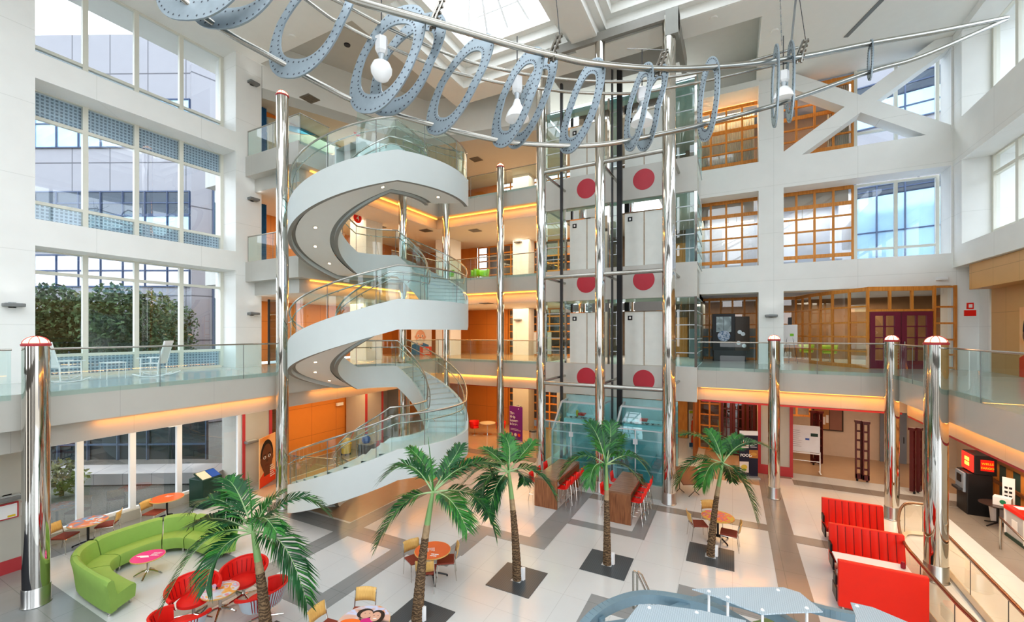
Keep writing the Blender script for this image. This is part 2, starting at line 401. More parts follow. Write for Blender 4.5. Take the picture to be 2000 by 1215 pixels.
# ---- right wall
w = MB()
w.box(7.8, 6, 8.95, 9.6, YB, 9.78); w.box(7.8, 6, 13.0, 9.6, YB, 14.66); w.box(7.81, 22.4, 9.5, 9.6, YB-.01, ZC-.01); w.box(7.8, 6, 17.9, 9.6, YB, ZC)
w.box(8.55, 22.35, F2, 9.4, YB+.4, 8.95)
struct(w.build('wall_right', WHITE))
w = MB(); WLJ = lines_mat('light veneer wall panels', (.72,.42,.17), (.5,.27,.1), 1.5, 1.5, .015, .4, oz=.4)
w.box(8.6, 6, F2, 8.9, 22.35, 8.95); w.box(7.95, 6, 8.0, 8.6, 22.2, 8.94)
struct(w.build('wall_right_wood', WLJ))
w = MB(); w.box(8.9, 8, 0, 9.0, 15.5, 3.5); w.box(9.2, 12, 0, 9.3, 22.4, 3.5, 1); struct(w.build('wall_right_ground', [STONE2, CREAMW]))
# ---- unseen dark piers and bands added behind the viewer to streak the steel reflections
w = MB()
for x in (-17.5, -12.5, -7.5, -2.5, 2.5, 7.5): w.box(x-1.45, -6.2, 0, x+1.45, -5.6, ZC)
for z in (4.2, 8.7, 13.2): w.box(-21, -6.15, z, 10, -5.65, z+.8)
struct(w.build('wall_added_unseen', mat('dark added reflection wall', (.16,.15,.14), .6)))
# ---- ceiling at 18.2 with coffers, recesses
c = MB()
Z1 = ZC+.35
def cp(x0, y0, x1, y1): c.box(x0, y0, ZC, x1, y1, Z1)
cp(-21, -4, -12.8, 11.5); cp(-12.8, -4, -11.6, 18.4); cp(-21, 11.5, -18.4, 12.2)
cp(-11.6, 17.25, 1.0, 18.4); cp(-11.6, 10.5, -5.8, 11.5); cp(-4.84, 10.5, 1.0, 11.5); cp(-5.8, 11.5, -4.84, 17.25); cp(1.0, -4, 10, 23.2); cp(1.0, 23.2, 10, 24.4)
cp(-11.6, 3.7, -5.8, 4.7); cp(-5.8, -4, -4.84, 10.5)
# deeper recess panels
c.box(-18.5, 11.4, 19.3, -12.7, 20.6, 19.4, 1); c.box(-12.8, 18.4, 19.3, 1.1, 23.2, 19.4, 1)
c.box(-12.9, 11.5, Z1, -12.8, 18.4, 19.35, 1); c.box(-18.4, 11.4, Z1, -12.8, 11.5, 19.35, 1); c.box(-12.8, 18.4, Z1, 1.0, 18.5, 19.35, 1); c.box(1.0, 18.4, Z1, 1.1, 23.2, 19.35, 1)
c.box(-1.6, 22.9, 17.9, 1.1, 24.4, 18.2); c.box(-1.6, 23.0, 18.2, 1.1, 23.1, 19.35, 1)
# soffit over the top galleries: diagonal edge beam
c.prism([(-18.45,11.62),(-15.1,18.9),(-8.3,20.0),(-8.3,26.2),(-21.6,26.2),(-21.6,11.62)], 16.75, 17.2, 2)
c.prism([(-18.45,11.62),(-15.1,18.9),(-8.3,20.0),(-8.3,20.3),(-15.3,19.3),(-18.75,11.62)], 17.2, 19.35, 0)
q0, q1 = at(1722, 0, ZC), at(1652, 72, ZC); c.beam((q0.x,q0.y,ZC-.01),(q1.x,q1.y,ZC-.01),.16,.03,3)
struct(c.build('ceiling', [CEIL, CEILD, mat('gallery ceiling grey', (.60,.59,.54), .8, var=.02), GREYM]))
# stepped skylight coffers
for i, (x0, y0, x1, y1) in enumerate([(-11.6,11.5,-5.8,17.25), (-4.84,11.5,1.0,17.25), (-11.6,4.7,-5.8,10.5), (-4.84,4.7,1.0,10.5)]):
    s = MB()
    z = ZC
    for k in range(4):
        o, t = .28*k, .45
        for a in ((x0-.1,y0-.1,x1+.1,y0+o+.05),(x0-.1,y1-o-.05,x1+.1,y1+.1),(x0-.1,y0+o+.05,x0+o+.05,y1-o-.05),(x1-o-.05,y0+o+.05,x1+.1,y1-o-.05)):
            s.box(a[0], a[1], z+.36*k+(.02 if k else .01), a[2], a[3], z+.36*(k+1)+.02)
    struct(s.build('trim_skylight_steps', CEIL))
    s = MB(); xm, ym = (x0+x1)/2, (y0+y1)/2; zt = 19.7
    for q in range(5):
        u = x0+.8+(x1-x0-1.6)*q/4; s.beam((u, y0+.8, zt), (xm+(u-xm)*.3, ym, zt+1.5), .09, .14); s.beam((u, y1-.8, zt), (xm+(u-xm)*.3, ym, zt+1.5), .09, .14)
    for q in (.33, .66):
        s.beam((x0+.8+q, y0+.8+q*2, zt+q*1.5), (x1-.8-q, y0+.8+q*2, zt+q*1.5), .07, .1); s.beam((x0+.8+q, y1-.8-q*2, zt+q*1.5), (x1-.8-q, y1-.8-q*2, zt+q*1.5), .07, .1)
    s.beam((xm-1, ym, zt+1.5), (xm+1, ym, zt+1.5), .12, .16)
    f = struct(s.build('window_skylight', [WHITEP]))
    s = MB(); s.quad((x0+.8,y0+.8,zt+.05),(x1-.8,y0+.8,zt+.05),(xm+.9,ym,zt+1.55),(xm-.9,ym,zt+1.55)); s.quad((x0+.8,y1-.8,zt+.05),(x1-.8,y1-.8,zt+.05),(xm+.9,ym,zt+1.55),(xm-.9,ym,zt+1.55))
    s.build('pane', GLASSW, f)
# ---- windows, left wall
def window(name, X, ys, zs, fr=.07, mat_f=FRAMEW, gl=GLASSW, dp=.14, wide=None):
    f = MB(); g = MB()
    for i, y in enumerate(ys): f.box(X, y-(wide or fr), zs[0], X-dp, y+(wide or fr), zs[-1])
    for z in zs: f.box(X-.005, ys[0], z-fr*.7, X-dp+.005, ys[-1], z+fr*.7)
    o = struct(f.build(name, mat_f))
    for i in range(len(ys)-1):
        g = MB(); g.quad((X-.07, ys[i], zs[0]), (X-.07, ys[i+1], zs[0]), (X-.07, ys[i+1], zs[-1]), (X-.07, ys[i], zs[-1])); g.build('pane', gl, o)
    return o
MY = [4.75, 6.12, 7.51, 8.94, 10.45]
window('window_1', XWL, MY, [14.75, 15.36, 18.18]); window('window_2', XWL, MY, [9.75, 10.47, 13.14, 14.02]); window('window_3', XWL, MY, [F2+.05, 5.63, 8.28, 9.0])
GY = [onX(p, 900, -18.2)[1] for p in (96, 157, 260, 351, 428)]
window('window_4', -18.2, [4.42]+GY[1:-1]+[10.5], [.34, 3.5], .08, WHITEP)
# perforated sun screen strips behind the upper and lower lights
SCR = lines_mat('perforated screen', (.24,.32,.40), (.60,.72,.80), .11, .11, .045, .5)
w = MB()
for z0, z1 in ((F2+.08,5.6),(9.82,10.44),(13.2,13.98),(14.84,15.33),(8.32,8.96)):
    if z0 != 8.32: w.box(-19.62, 4.75, z0, -19.6, 10.45, z1)
struct(w.build('trim_sun_screen', SCR))
# lift lobby behind the glass shaft
w = MB()
for z in (F2, F3, F4):
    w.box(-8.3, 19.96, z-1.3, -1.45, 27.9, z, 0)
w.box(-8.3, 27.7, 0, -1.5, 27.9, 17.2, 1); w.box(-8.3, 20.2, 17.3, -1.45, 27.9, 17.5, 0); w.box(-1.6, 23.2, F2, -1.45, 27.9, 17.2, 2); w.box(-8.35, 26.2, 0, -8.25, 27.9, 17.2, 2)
for z in (0, F2, F3, F4):
    w.box(-7.6, 25.0, z+.01, -6.6, 26.0, z+3.0, 2); w.box(-4.2, 27.6, z+.01, -2.4, 27.71, z+2.4, 3)
struct(w.build('wall_lift_lobby', [CEILD, mat('brown grey lobby wall', (.24,.17,.11), .6, var=.3), mat('greenish grey lobby wall', (.34,.37,.34), .5), ORANGE]))
# ================================================================ COLUMNS
def column(name, x, y, ztop, r, label, dome=True, base=True, zb=0.0, grp=None):
    t = thing(name, label, 'column', (x, y, zb), 0, grp, 'thing')
    MB().cyl((0,0,.02), (0,0,ztop-zb), r, seg=28).build('shaft', CHROME, t, smooth=True)
    if base:
        MB().lathe([(r+.012,0),(r+.03,.02),(r+.012,.05),(r+.012,.42),(r+.004,.44)], seg=28).build('base_sleeve', STEEL, t, smooth=True)
    if dome:
        h = ztop-zb
        MB().lathe([(r+.01,h-.02),(r+.02,h+.02),(r-.01,h+.05)], seg=28).build('collar_ring', REDTRIM, t, smooth=True)
        MB().lathe([(r-.02,h+.03),(r*.9,h+.09),(r*.62,h+.16),(r*.3,h+.195),(.01,h+.2)], seg=24).build('dome_lamp', LAMPO, t, smooth=True)
        m = MB()
        for k in range(4):
            q = PI*k/4
            m.tube([(math.cos(q)*(r*math.cos(s)), math.sin(q)*(r*math.cos(s)), h+.03+.18*math.sin(s)) for s in [PI*i/10 for i in range(11)]], .008, 5)
        m.build('dome_ribs', REDTRIM, t)
    return t
column('steel_column', -14.52, 3.72, 6.08, .235, 'polished steel column with lit dome standing by the green sofa on the left')
column('steel_column', -14.5, 9.86, 14.95, .205, 'tall polished steel column beside the left edge of the spiral stair')
column('steel_column', -14.5, 16.2, 14.95, .2, 'tall polished steel column rising behind the spiral stair')
column('steel_column', -14.1, 19.25, 14.95, .2, 'tall polished steel column at the inner corner of the back galleries')
column('steel_column', -10.68, 19.3, 14.95, .19, 'tall polished steel column with copper dome between the stair and the lifts')
column('steel_column', -7.3, 16.8, 18.0, .2, 'left of the three polished steel columns framing the lifts', dome=False)
column('steel_column', -4.72, 16.8, 18.0, .2, 'middle of the three polished steel columns framing the lifts', dome=False)
column('steel_column', -2.1, 16.8, 18.15, .24, 'right of the three polished steel columns framing the lifts', dome=False)
column('steel_column', 1.43, 19.2, 6.08, .2, 'polished steel column with lit dome in front of the white sconce pier')
column('steel_column', 4.85, 18.9, 6.08, .2, 'polished steel column with lit dome behind the red booths, near the burgundy doors')
column('steel_column', 4.66, 14.75, 6.08, .235, 'polished steel column with lit dome between the two glass balustrades')
# ================================================================ RAILINGS
def railing(label, pts, z, h=1.07, step=1.5, name='glass_railing', glass=GLASS, posts=True, drop=.12):
    t = thing(name, label, 'railing', (pts[0][0], pts[0][1], z), 0, None, 'thing')
    r = MB(); r.tube([(p[0], p[1], z+h) for p in pts], .026, 8); r.build('handrail', NICKEL, t, True, True)
    pm = MB()
    for i in range(len(pts)-1):
        a, b = Vector((pts[i][0], pts[i][1], 0)), Vector((pts[i+1][0], pts[i+1][1], 0)); n = max(1, round((b-a).length/step))
        for k in range(n):
            u, v = a.lerp(b, k/n), a.lerp(b, (k+1)/n); e = (v-u).normalized()*.008
            g = MB(); g.quad((u.x+e.x,u.y+e.y,z-drop),(v.x-e.x,v.y-e.y,z-drop),(v.x-e.x,v.y-e.y,z+h-.03),(u.x+e.x,u.y+e.y,z+h-.03)); g.build('glass_panel', glass, t, True)
            if posts: MB().beam((u.x,u.y,z-drop), (u.x,u.y,z+h-.02), .014, .014).build('glass_joint', GREYM, t, True)
    return t
railing('glass railing of the left gallery in front of the white rocking chairs', [(XS+.03,-1.0),(XS+.03,3.45)], F2)
railing('glass railing of the left gallery reaching the tall column by the stair', [(XS+.03,3.95),(XS+.03,11.2)], F2, step=2.4)
railing('glass railing of the second floor behind the stair, left of the lifts', [(XS+.03,16.0),(XS+.03,YS-.03),(-8.4,YS-.03)], F2, step=2.2)
railing('glass railing of the second floor right of the lifts, before the orange lattice', [(-1.3,YS-.03),(XR-.03,YS-.03)], F2, step=2.1)
railing('glass railing of the right gallery in front of the wood wall', [(XR-.03,YS-.1),(XR-.03,15.2),(XR-.03,6)], F2, step=2.0)
for z, n in ((F3, 'third'), (F4, 'fourth')):
    railing('glass railing of the %s floor balcony beside the white pier' % n, [(-18.4,10.95),(XS+.03,10.95),(XS+.03,12.3)], z)
    railing('glass railing of the %s floor between stair and lifts' % n, [(XS+.03,16.0),(XS+.03,YS-.03),(-8.4,YS-.03)], z, step=2.2)
# ================================================================ SPIRAL STAIR
SCX, SCY, RO, RI = -11.45, 11.75, 3.13, 1.55
def pol(a, r, z): return Vector((SCX+r*math.cos(a), SCY+r*math.sin(a), z))
A0, A1, A2, A3, A4 = [math.radians(v) for v in (172, 322, 385, 474, 532)]
def prof(z0, z1, zm):
    """(angle, height) knots of one storey"""
    return [(A0, z0), (A1, zm), (A2, zm), (A3, z1)]
def hz(kn, a):
    for (a0, h0), (a1, h1) in zip(kn, kn[1:]):
        if a <= a1+1e-6: return h0+(h1-h0)*max(0, (a-a0))/(a1-a0)
    return kn[-1][1]
stair = thing('spiral_staircase', 'white spiral staircase with glass balustrades winding up four storeys', 'staircase', (SCX, SCY, 0), 0, None, 'thing')
storeys = [(0.0, F2, 2.72), (F2, F3, 7.28), (F3, F4, 11.8)]
lowers = MB()
for si, (z0, z1, zm) in enumerate(storeys):
    kn = prof(z0, z1, zm)
    NA = 100; AS = [A0+(A4-A0)*i/NA for i in range(NA+1)]
    angs = sorted(set(AS+[A1, A2, A3]))
    last = si == 2
    def top(a): return hz(kn, a)+.12
    # stringers (outer and inner), each a curved plate
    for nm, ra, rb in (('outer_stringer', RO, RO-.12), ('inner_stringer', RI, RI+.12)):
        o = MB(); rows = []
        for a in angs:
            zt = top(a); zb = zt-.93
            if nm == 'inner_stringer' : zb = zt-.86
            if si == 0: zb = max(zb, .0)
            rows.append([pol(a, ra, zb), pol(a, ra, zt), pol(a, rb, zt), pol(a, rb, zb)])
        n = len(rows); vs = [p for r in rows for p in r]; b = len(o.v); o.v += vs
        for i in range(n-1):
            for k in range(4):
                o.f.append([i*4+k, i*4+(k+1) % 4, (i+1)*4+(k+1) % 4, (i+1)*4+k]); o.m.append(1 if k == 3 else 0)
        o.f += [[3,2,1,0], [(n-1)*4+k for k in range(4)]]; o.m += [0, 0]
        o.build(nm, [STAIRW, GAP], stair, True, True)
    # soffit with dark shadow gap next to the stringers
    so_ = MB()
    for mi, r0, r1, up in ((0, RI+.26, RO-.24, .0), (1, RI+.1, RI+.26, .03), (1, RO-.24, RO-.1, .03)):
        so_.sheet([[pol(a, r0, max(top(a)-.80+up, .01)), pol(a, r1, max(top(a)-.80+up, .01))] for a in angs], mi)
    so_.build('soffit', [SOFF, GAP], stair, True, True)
    # treads
    tr = MB(); lan = MB()
    n1, n2 = 15, 13
    for nn, aa, ab, h0, h1 in ((n1, A0, A1, z0, zm), (n2, A2, A3, zm, z1)):
        for k in range(nn):
            a, b_ = aa+(ab-aa)*k/nn, aa+(ab-aa)*(k+1)/nn; z = h0+(h1-h0)*(k+1)/nn; zl = z-(h1-h0)/nn
            t = MB(); ms = [a+(b_-a)*q/3 for q in range(4)]
            t.sheet([[pol(q, RI+.12, z), pol(q, RO-.12, z)] for q in ms]); t.sheet([[pol(a, RI+.12, zl-.02), pol(a, RO-.12, zl-.02)], [pol(a, RI+.12, z), pol(a, RO-.12, z)]], 1)
            t.quad(pol(a-.012, RI+.12, z+.004), pol(a-.012, RO-.12, z+.004), pol(a+.02, RO-.12, z+.004), pol(a+.02, RI+.12, z+.004), mi=1)
            t.build('tread', [STAIRT, STAIRW], stair, True)
    for aa, ab, z in ((A1, A2, zm), (A3, A4, z1)):
        l = MB(); ms = [aa+(ab-aa)*q/24 for q in range(25)]
        l.sheet([[pol(q, RI+.1, z), pol(q, RO-.1, z)] for q in ms]); l.build('landing_slab', STAIRT, stair, True)
    # balustrade: glass sheets between joints, top rail and mid handrail
    joints = [A0+.02]+[A0+(A4-A0)*q/13 for q in range(1, 13)]+[A4]
    for nm, r, amax in (('outer', RO-.06, A3+.1 if not last else A3+.1), ('inner', RI+.06, A4)):
        js = [a for a in joints if a < amax-.1]+[amax]
        jm = MB()
        for a, b_ in zip(js, js[1:]):
            ms = [a+(b_-a)*q/6 for q in range(7)]; ms[0] += .004; ms[-1] -= .004
            g = MB(); g.sheet([[pol(q, r, top(q)-.05), pol(q, r, top(q)+1.0)] for q in ms]); g.build('glass_panel', GLASS, stair, True, True)
            MB().beam(pol(a, r, top(a)-.02), pol(a, r, top(a)+1.0), .014, .014).build('glass_joint', GREYM, stair, True)
        ms = [q for q in angs if q <= amax]
        MB().tube([pol(q, r, top(q)+1.03) for q in ms], .03, 8).build('top_rail', NICKEL, stair, True, True)
        d = -.09 if nm == 'outer' else .09
        hr = MB(); hr.tube([pol(q, r+d, top(q)+.76) for q in ms], .019, 8)
        for a in js[:-1]:
            hr.cyl(pol(a+.12, r+d, top(a+.12)+.76), pol(a+.12, r-d*.3, top(a+.12)+.70), .014, seg=6)
        hr.build('handrail', NICKEL, stair, True, True)
    # downlights in the soffit
    for q in (178, 205, 232, 300, 352):
        a = math.radians(q+14); r = (RO+RI)/2; zt = top(a)-.80; zt2 = top(a+.05)-.80
        if zt < .8: continue
        p = pol(a, r, zt-.004); tg = (pol(a+.05, r, zt2)-pol(a, r, zt)).normalized(); rd = Vector((math.cos(a), math.sin(a), 0)); nn_ = rd.cross(tg).normalized()
        d = MB(); d.disc(p-Vector((0,0,.006)), rd*.085, tg*.085, 16, 0); d.disc(p-Vector((0,0,.012)), rd*.05, tg*.05, 12, 1); d.build('downlight', [STEEL, LAMPW], stair, True)
# plinth under the first steps
pl = MB(); ms = [A0+(math.radians(212)-A0)*q/8 for q in range(9)]
rows = [[pol(q, RI+.02, 0), pol(q, RO-.02, 0), pol(q, RO-.02, max(.1, hz(prof(0, F2, 2.72), q)-.2)), pol(q, RI+.02, max(.1, hz(prof(0, F2, 2.72), q)-.2))] for q in ms]
n = len(rows); pl.v += [p for r in rows for p in r]
for i in range(n-1):
    for k in range(4): pl.f.append([i*4+k, i*4+(k+1) % 4, (i+1)*4+(k+1) % 4, (i+1)*4+k]); pl.m.append(0)
pl.f += [[0,1,2,3], [(n-1)*4+k for k in range(4)]]; pl.m += [0, 0]
pl.build('plinth', STAIRW, stair, True)
# ================================================================ LIFTS
lift = thing('lift_bank', 'glass lift shaft with grey landing panels, red discs and steel framing', 'lift shaft', (-4.7, 19.6, 0), 0, None, 'thing')
PX0, PX1, PY = -8.3, -1.33, 19.6
LPAN = mat('pale grey landing enamel', (.62,.62,.58), .4, var=.03)
bk = MB(); bk.box(-7.2, 19.66, .02, -2.1, 19.72, 3.38); bk.build('added_aqua_backing', mat('pale aqua added backing', (.46,.68,.70), .4, var=.15), lift, True)  # pale backing added behind the cars to brighten the glass
for z in (F2, F3, F4):
    p = MB(); p.box(PX0, PY, z-1.48, PX1, PY+.35, z); pn = p.build('landing_panel', LPAN, lift, True)
    for x in (-6.17, -3.52):
        MB().cyl((x, PY-.012, z-.66), (x, PY+.01, z-.66), .47, seg=40).build('red_disc', REDDISC, pn, True)
    if True:
        m = MB(); m.cyl((-7.3,16.8,z-.68), (-2.1,16.8,z-.68), .085, seg=14); m.build('cross_tube', NICKEL, lift, True, True)
        for x in (-7.3, -4.72, -2.1): MB().cyl((x,16.8,z-.62), (x+.05,PY,z-.62), .06, seg=10).build('tie_tube', NICKEL, lift, True, True)
for z, ht in ((F2, F3), (F3, F4), (F4, 17.6)):
    zt = ht-1.48 if ht != 17.6 else 17.3
    for x in (-6.17, -3.52):
        d = MB(); d.box(x-.86, PY+.1, z+.02, x-.02, PY+.16, z+2.42); a = d.build('door_leaf', mat('lift door enamel', (.80,.83,.79), .3, 0), lift, True)
        d = MB(); d.box(x+.02, PY+.1, z+.02, x+.86, PY+.16, z+2.42); d.build('door_leaf', a.data.materials[0], lift, True)
        s = MB(); s.box(x-.72, PY+.085, z+2.05, x-.52, PY+.1, z+2.25); s.box(x-.66, PY+.08, z+2.10, x-.58, PY+.09, z+2.2, 1); s.build('floor_sign', [BLACK, WHITEP], lift, True)
        h = MB(); h.box(x-1.05, PY+.02, z+2.45, x+1.05, PY+.3, z+2.86); h.build('mirror_header', MIRROR, lift, True)
        for sx in (-1.12, 1.0): MB().box(x+sx, PY+.05, z, x+sx+.1, PY+.15, zt).build('door_jamb', CHROME, lift, True)
        MB().box(x-.015, PY+.09, z, x+.015, PY+.1, z+2.42).build('door_seam', BARKP, lift, True)
    g = MB(); 
    for x0, x1 in ((PX0, -7.3), (-5.05, -4.65), (-2.4, PX1)):
        g = MB(); g.quad((x0,PY+.12,z),(x1,PY+.12,z),(x1,PY+.12,zt),(x0,PY+.12,zt)); g.build('side_glass', GLASSB, lift, True)
        m = MB()
        for k in range(6): zz = z+(zt-z)*k/5; m.box(x0, PY+.1, zz-.02, x1, PY+.14, zz+.02)
        m.build('glazing_bars', ALU, lift, True)
    g = MB(); g.quad((-7.3,PY+.12,z+2.86),(-2.4,PY+.12,z+2.86),(-2.4,PY+.12,zt),(-7.3,PY+.12,zt)); g.build('upper_glass', GLASSB, lift, True)
    MB().box(PX1-.1, PY+.05, z, PX1, PY+.15, zt).build('edge_mullion', CHROME, lift, True); MB().box(PX0, PY+.05, z, PX0+.06, PY+.15, zt).build('edge_mullion', CHROME, lift, True)
# right glass return and guide rails
for z, zt in ((F2, 7.9), (F3, 12.4), (F4, 17.5)):
    g = MB(); g.quad((PX1,PY+.1,z),(PX1,22.9,z),(PX1,22.9,zt),(PX1,PY+.1,zt)); g.build('return_glass', GLASSB, lift, True)
    m = MB()
    for k in range(6): zz = z+(zt-z)*k/5; m.box(PX1-.02, PY+.1, zz-.02, PX1+.02, 22.9, zz+.02)
    m.build('return_bars', ALU, lift, True)
for x, w_, mm in ((-7.15, .05, DARK), (-4.42, .11, BLACK), (-4.75, .03, DARK), (-2.3, .06, DARK)):
    MB().box(x-w_, 18.8, 0, x+w_, 18.95, 18.1).build('guide_rail', mm, lift, True)
hd = MB(); hd.box(-7.5, 16.6, 18.0, -1.8, 16.75, 18.3); hd.box(-1.95, 16.6, 17.6, -1.75, 19.9, 18.3); hd.box(-7.5,16.6,18.3,-1.75,20,18.34); hd.build('head_frame', mat('grey head frame', (.32,.31,.28), .4), lift, True)
MB().box(-2.2, 16.55, 17.35, -1.75, 17.0, 18.3).build('head_post', mat('grey head post', (.34,.34,.31), .4), lift, True)
# ground level glass screen on its curb
cb = MB(); cb.box(-7.4, 16.95, 0, -1.95, 17.15, .48); cb.box(-2.15, 17.15, 0, -1.95, 19.6, .48); cb.box(-7.4, 17.15, 0, -7.2, 19.6, .48); cb.build('curb', STONE2, lift, True)
for x0, x1 in ((-7.2, -4.85), (-4.6, -2.15)):
    xm = (x0+x1)/2
    for a, b_ in ((x0, xm), (xm, x1)):
        g = MB(); g.quad((a+.01,17.05,.48),(b_-.01,17.05,.48),(b_-.01,17.05,2.55),(a+.01,17.05,2.55)); g.build('screen_glass', GLASSB, lift, True)
    m = MB(); m.cyl((xm,17.02,.6),(xm,17.02,2.6),.025,seg=8); m.box(xm-.09,16.99,2.0,xm+.09,17.03,2.2); m.box(x0,17.03,2.54,x1,17.07,2.58); m.box(xm-.09,16.99,.75,xm+.09,17.03,.9); m.build('screen_clamps', ALU, lift, True)
g = MB(); g.quad((-2.05,17.1,.48),(-2.05,19.6,.48),(-2.05,19.6,3.3),(-2.05,17.1,3.3)); g.build('screen_glass', GLASSB, lift, True)
def car(name, x0, label, lampc):
    t = thing(name, label, 'lift car', (x0+1.0, 18.2, .12), 0, None, 'thing')
    zb, zt = .12, 2.95; x1 = x0+2.05; y0, y1 = 17.35, 19.3
    MB().box(x0, y0, zb, x1, y1, zb+.14).build('car_floor', ALU, t, True)
    f = MB()
    for x in (x0, x1):
        f.beam((x,y0,zb),(x,y0,2.1),.06,.06); f.beam((x,y1,zb),(x,y1,3.25),.06,.06); f.beam((x,y0,2.1),(x+(.12 if x==x0 else -.12),y0+.85,3.25),.07,.07); f.beam((x+(.12 if x==x0 else -.12),y0+.85,3.25),(x,y1,3.25),.06,.06)
    for z in (.9, 1.5, 2.1): f.beam((x0,y0,z),(x1,y0,z),.05,.05)
    f.beam((x0+.12,y0+.85,3.25),(x1-.12,y0+.85,3.25),.08,.08); f.build('car_frame', ALU, t, True)
    g = MB(); g.quad((x0,y0,zb),(x1,y0,zb),(x1,y0,2.1),(x0,y0,2.1)); g.build('front_glass', GLASSB, t, True)
    g = MB(); g.quad((x0,y0,2.1),(x1,y0,2.1),(x1-.12,y0+.85,3.25),(x0+.12,y0+.85,3.25)); g.build('sloping_glass', GLASSB, t, True)
    for x in (x0, x1):
        g = MB(); g.quad((x,y0,zb),(x,y1,zb),(x,y1,3.2),(x,y0+.85,3.2),(x,y0,2.1)); g.build('side_glass', GLASSB, t, True)
    m = MB(); m.box(x0+.2,y0+.9,2.3,x1-.2,y1-.1,2.5); m.box(x0+.3,y0+1.0,2.6,x1-.3,y0+1.15,2.7); m.build('inner_ceiling', mat('aqua white panel', (.62,.80,.82), .3), t, True)
    k = MB()
    for q in range(6): k.lathe([(.02,2.5),(.07+.02*(q%2),2.54),(.06,2.62),(.02,2.66)], (x0+.45+q*.22, y0+1.15+.1*(q%3), 0), 10)
    k.build('roof_gear', GREYM, t, True)
    MB().box(x0+.85,y0+.95,2.66,x0+1.15,y0+1.2,2.76).build('red_switch', REDP, t, True)
    if lampc: MB().lathe([(.03,2.5),(.06,2.6),(.06,2.75),(.02,2.8)], (x0+.8,y0+1.0,.1), 10).build('yellow_beacon', MUST, t, True)
    MB().tube([(x0+.1,y1-.15,1.0),(x1-.1,y1-.15,1.0)], .02, 8).build('grab_rail', NICKEL, t, True)
car('lift_car', -7.0, 'glass lift car with yellow beacon parked at ground level behind the left wooden counter', True)
car('lift_car', -4.3, 'glass lift car parked at ground level behind the right wooden counter', False)
# ================================================================ ORANGE LATTICES AND BACK WINDOWS
def lattice(name, pts, z0, z1, nu, zr, fr=.075, th=.09, panes=True, mats=ORANGE, gl=GLASSW, heavy=()):
    """pts: plan polyline; nu: bars per span; zr: rail heights"""
    f = MB(); g = MB(); cells = []
    for (a, b), n in zip(zip(pts, pts[1:]), nu):
        a = Vector((a[0], a[1], 0)); b = Vector((b[0], b[1], 0))
        for k in range(n+1):
            p = a.lerp(b, k/n); f.beam((p.x,p.y,z0), (p.x,p.y,z1), fr, th, up=(b-a))
        for z in zr:
            hh = fr*(2.2 if z in heavy else 1); f.beam((a.x,a.y,z), (b.x,b.y,z), th*.96, hh)
        for k in range(n): cells.append((a.lerp(b, k/n), a.lerp(b, (k+1)/n)))
    o = struct(f.build(name, mats))
    for u, v in cells:
        g = MB(); g.quad((u.x,u.y,z0),(v.x,v.y,z0),(v.x,v.y,z1),(u.x,u.y,z1)); g.build('pane', gl, o)
    return o
Y4 = 24.25
zr3 = [9.2, 9.95, 10.55, 11.15, 11.75, 12.3, 13.0]; zr4 = [13.8, 14.9, 15.5, 16.05, 16.6, 17.1, 17.75]
lattice('window_5', [(-1.7,Y4),(1.15,Y4)], 9.2, 13.05, [4], zr3, heavy=(12.3, 9.95, 13.0))
lattice('window_6', [(2.0,Y4),(4.85,Y4)], 9.2, 13.05, [4], zr3, heavy=(12.3, 9.95, 13.0))
lattice('window_7', [(-1.7,Y4),(1.15,Y4)], 13.8, 17.8, [4], zr4, heavy=(16.6, 14.9, 17.75))
lattice('window_8', [(2.0,Y4),(4.85,Y4)], 13.8, 18.1, [4], zr4+[18.0], heavy=(16.6, 14.9, 18.0))
zr2 = [4.95, 5.5, 6.1, 6.7, 7.3, 8.15]
lattice('window_9', [(-1.7,26.0),(1.15,26.0)], F2, 8.3, [5], [4.98, 5.55, 6.15, 6.8, 7.4, 8.2], .06, heavy=(8.2, 4.98))
lattice('window_10', [(2.0,26.1),(2.9,26.1),(3.3,24.7),(3.95,23.3),(4.9,22.05)], F2, 8.22, [1,2,2,2], [4.98, 5.6, 6.2, 6.8, 7.45, 8.15], .07, heavy=(8.15, 4.98))
lattice('window_11', [(4.9,22.05),(7.15,22.8)], 7.25, 8.22, [3], [7.28, 8.15], .08, heavy=(8.15,))
lattice('window_12', [(7.15,22.8),(7.85,23.05)], F2, 8.25, [1], [4.98, 5.5, 6.1, 6.75, 7.4, 8.2], .07)
bw = MB()
def bwin(name, z0, z1, rails, gl=GLASSW):
    f = MB()
    for x in (4.95, 6.35, 7.7): f.box(x-.06, Y4-.05, z0, x+.06, Y4+.08, z1)
    for z in rails: f.box(4.9, Y4-.045, z-.05, 7.75, Y4+.075, z+.05)
    o = struct(f.build(name, FRAMEW))
    for a, b in ((4.95,6.35),(6.35,7.7)):
        g = MB(); g.quad((a,Y4,z0),(b,Y4,z0),(b,Y4,z1),(a,Y4,z1)); g.build('pane', gl, o)
bwin('window_13', 9.2, 13.05, [9.25, 10.1, 13.0]); bwin('window_14', 14.0, 18.2, [14.05, 15.35, 18.1])
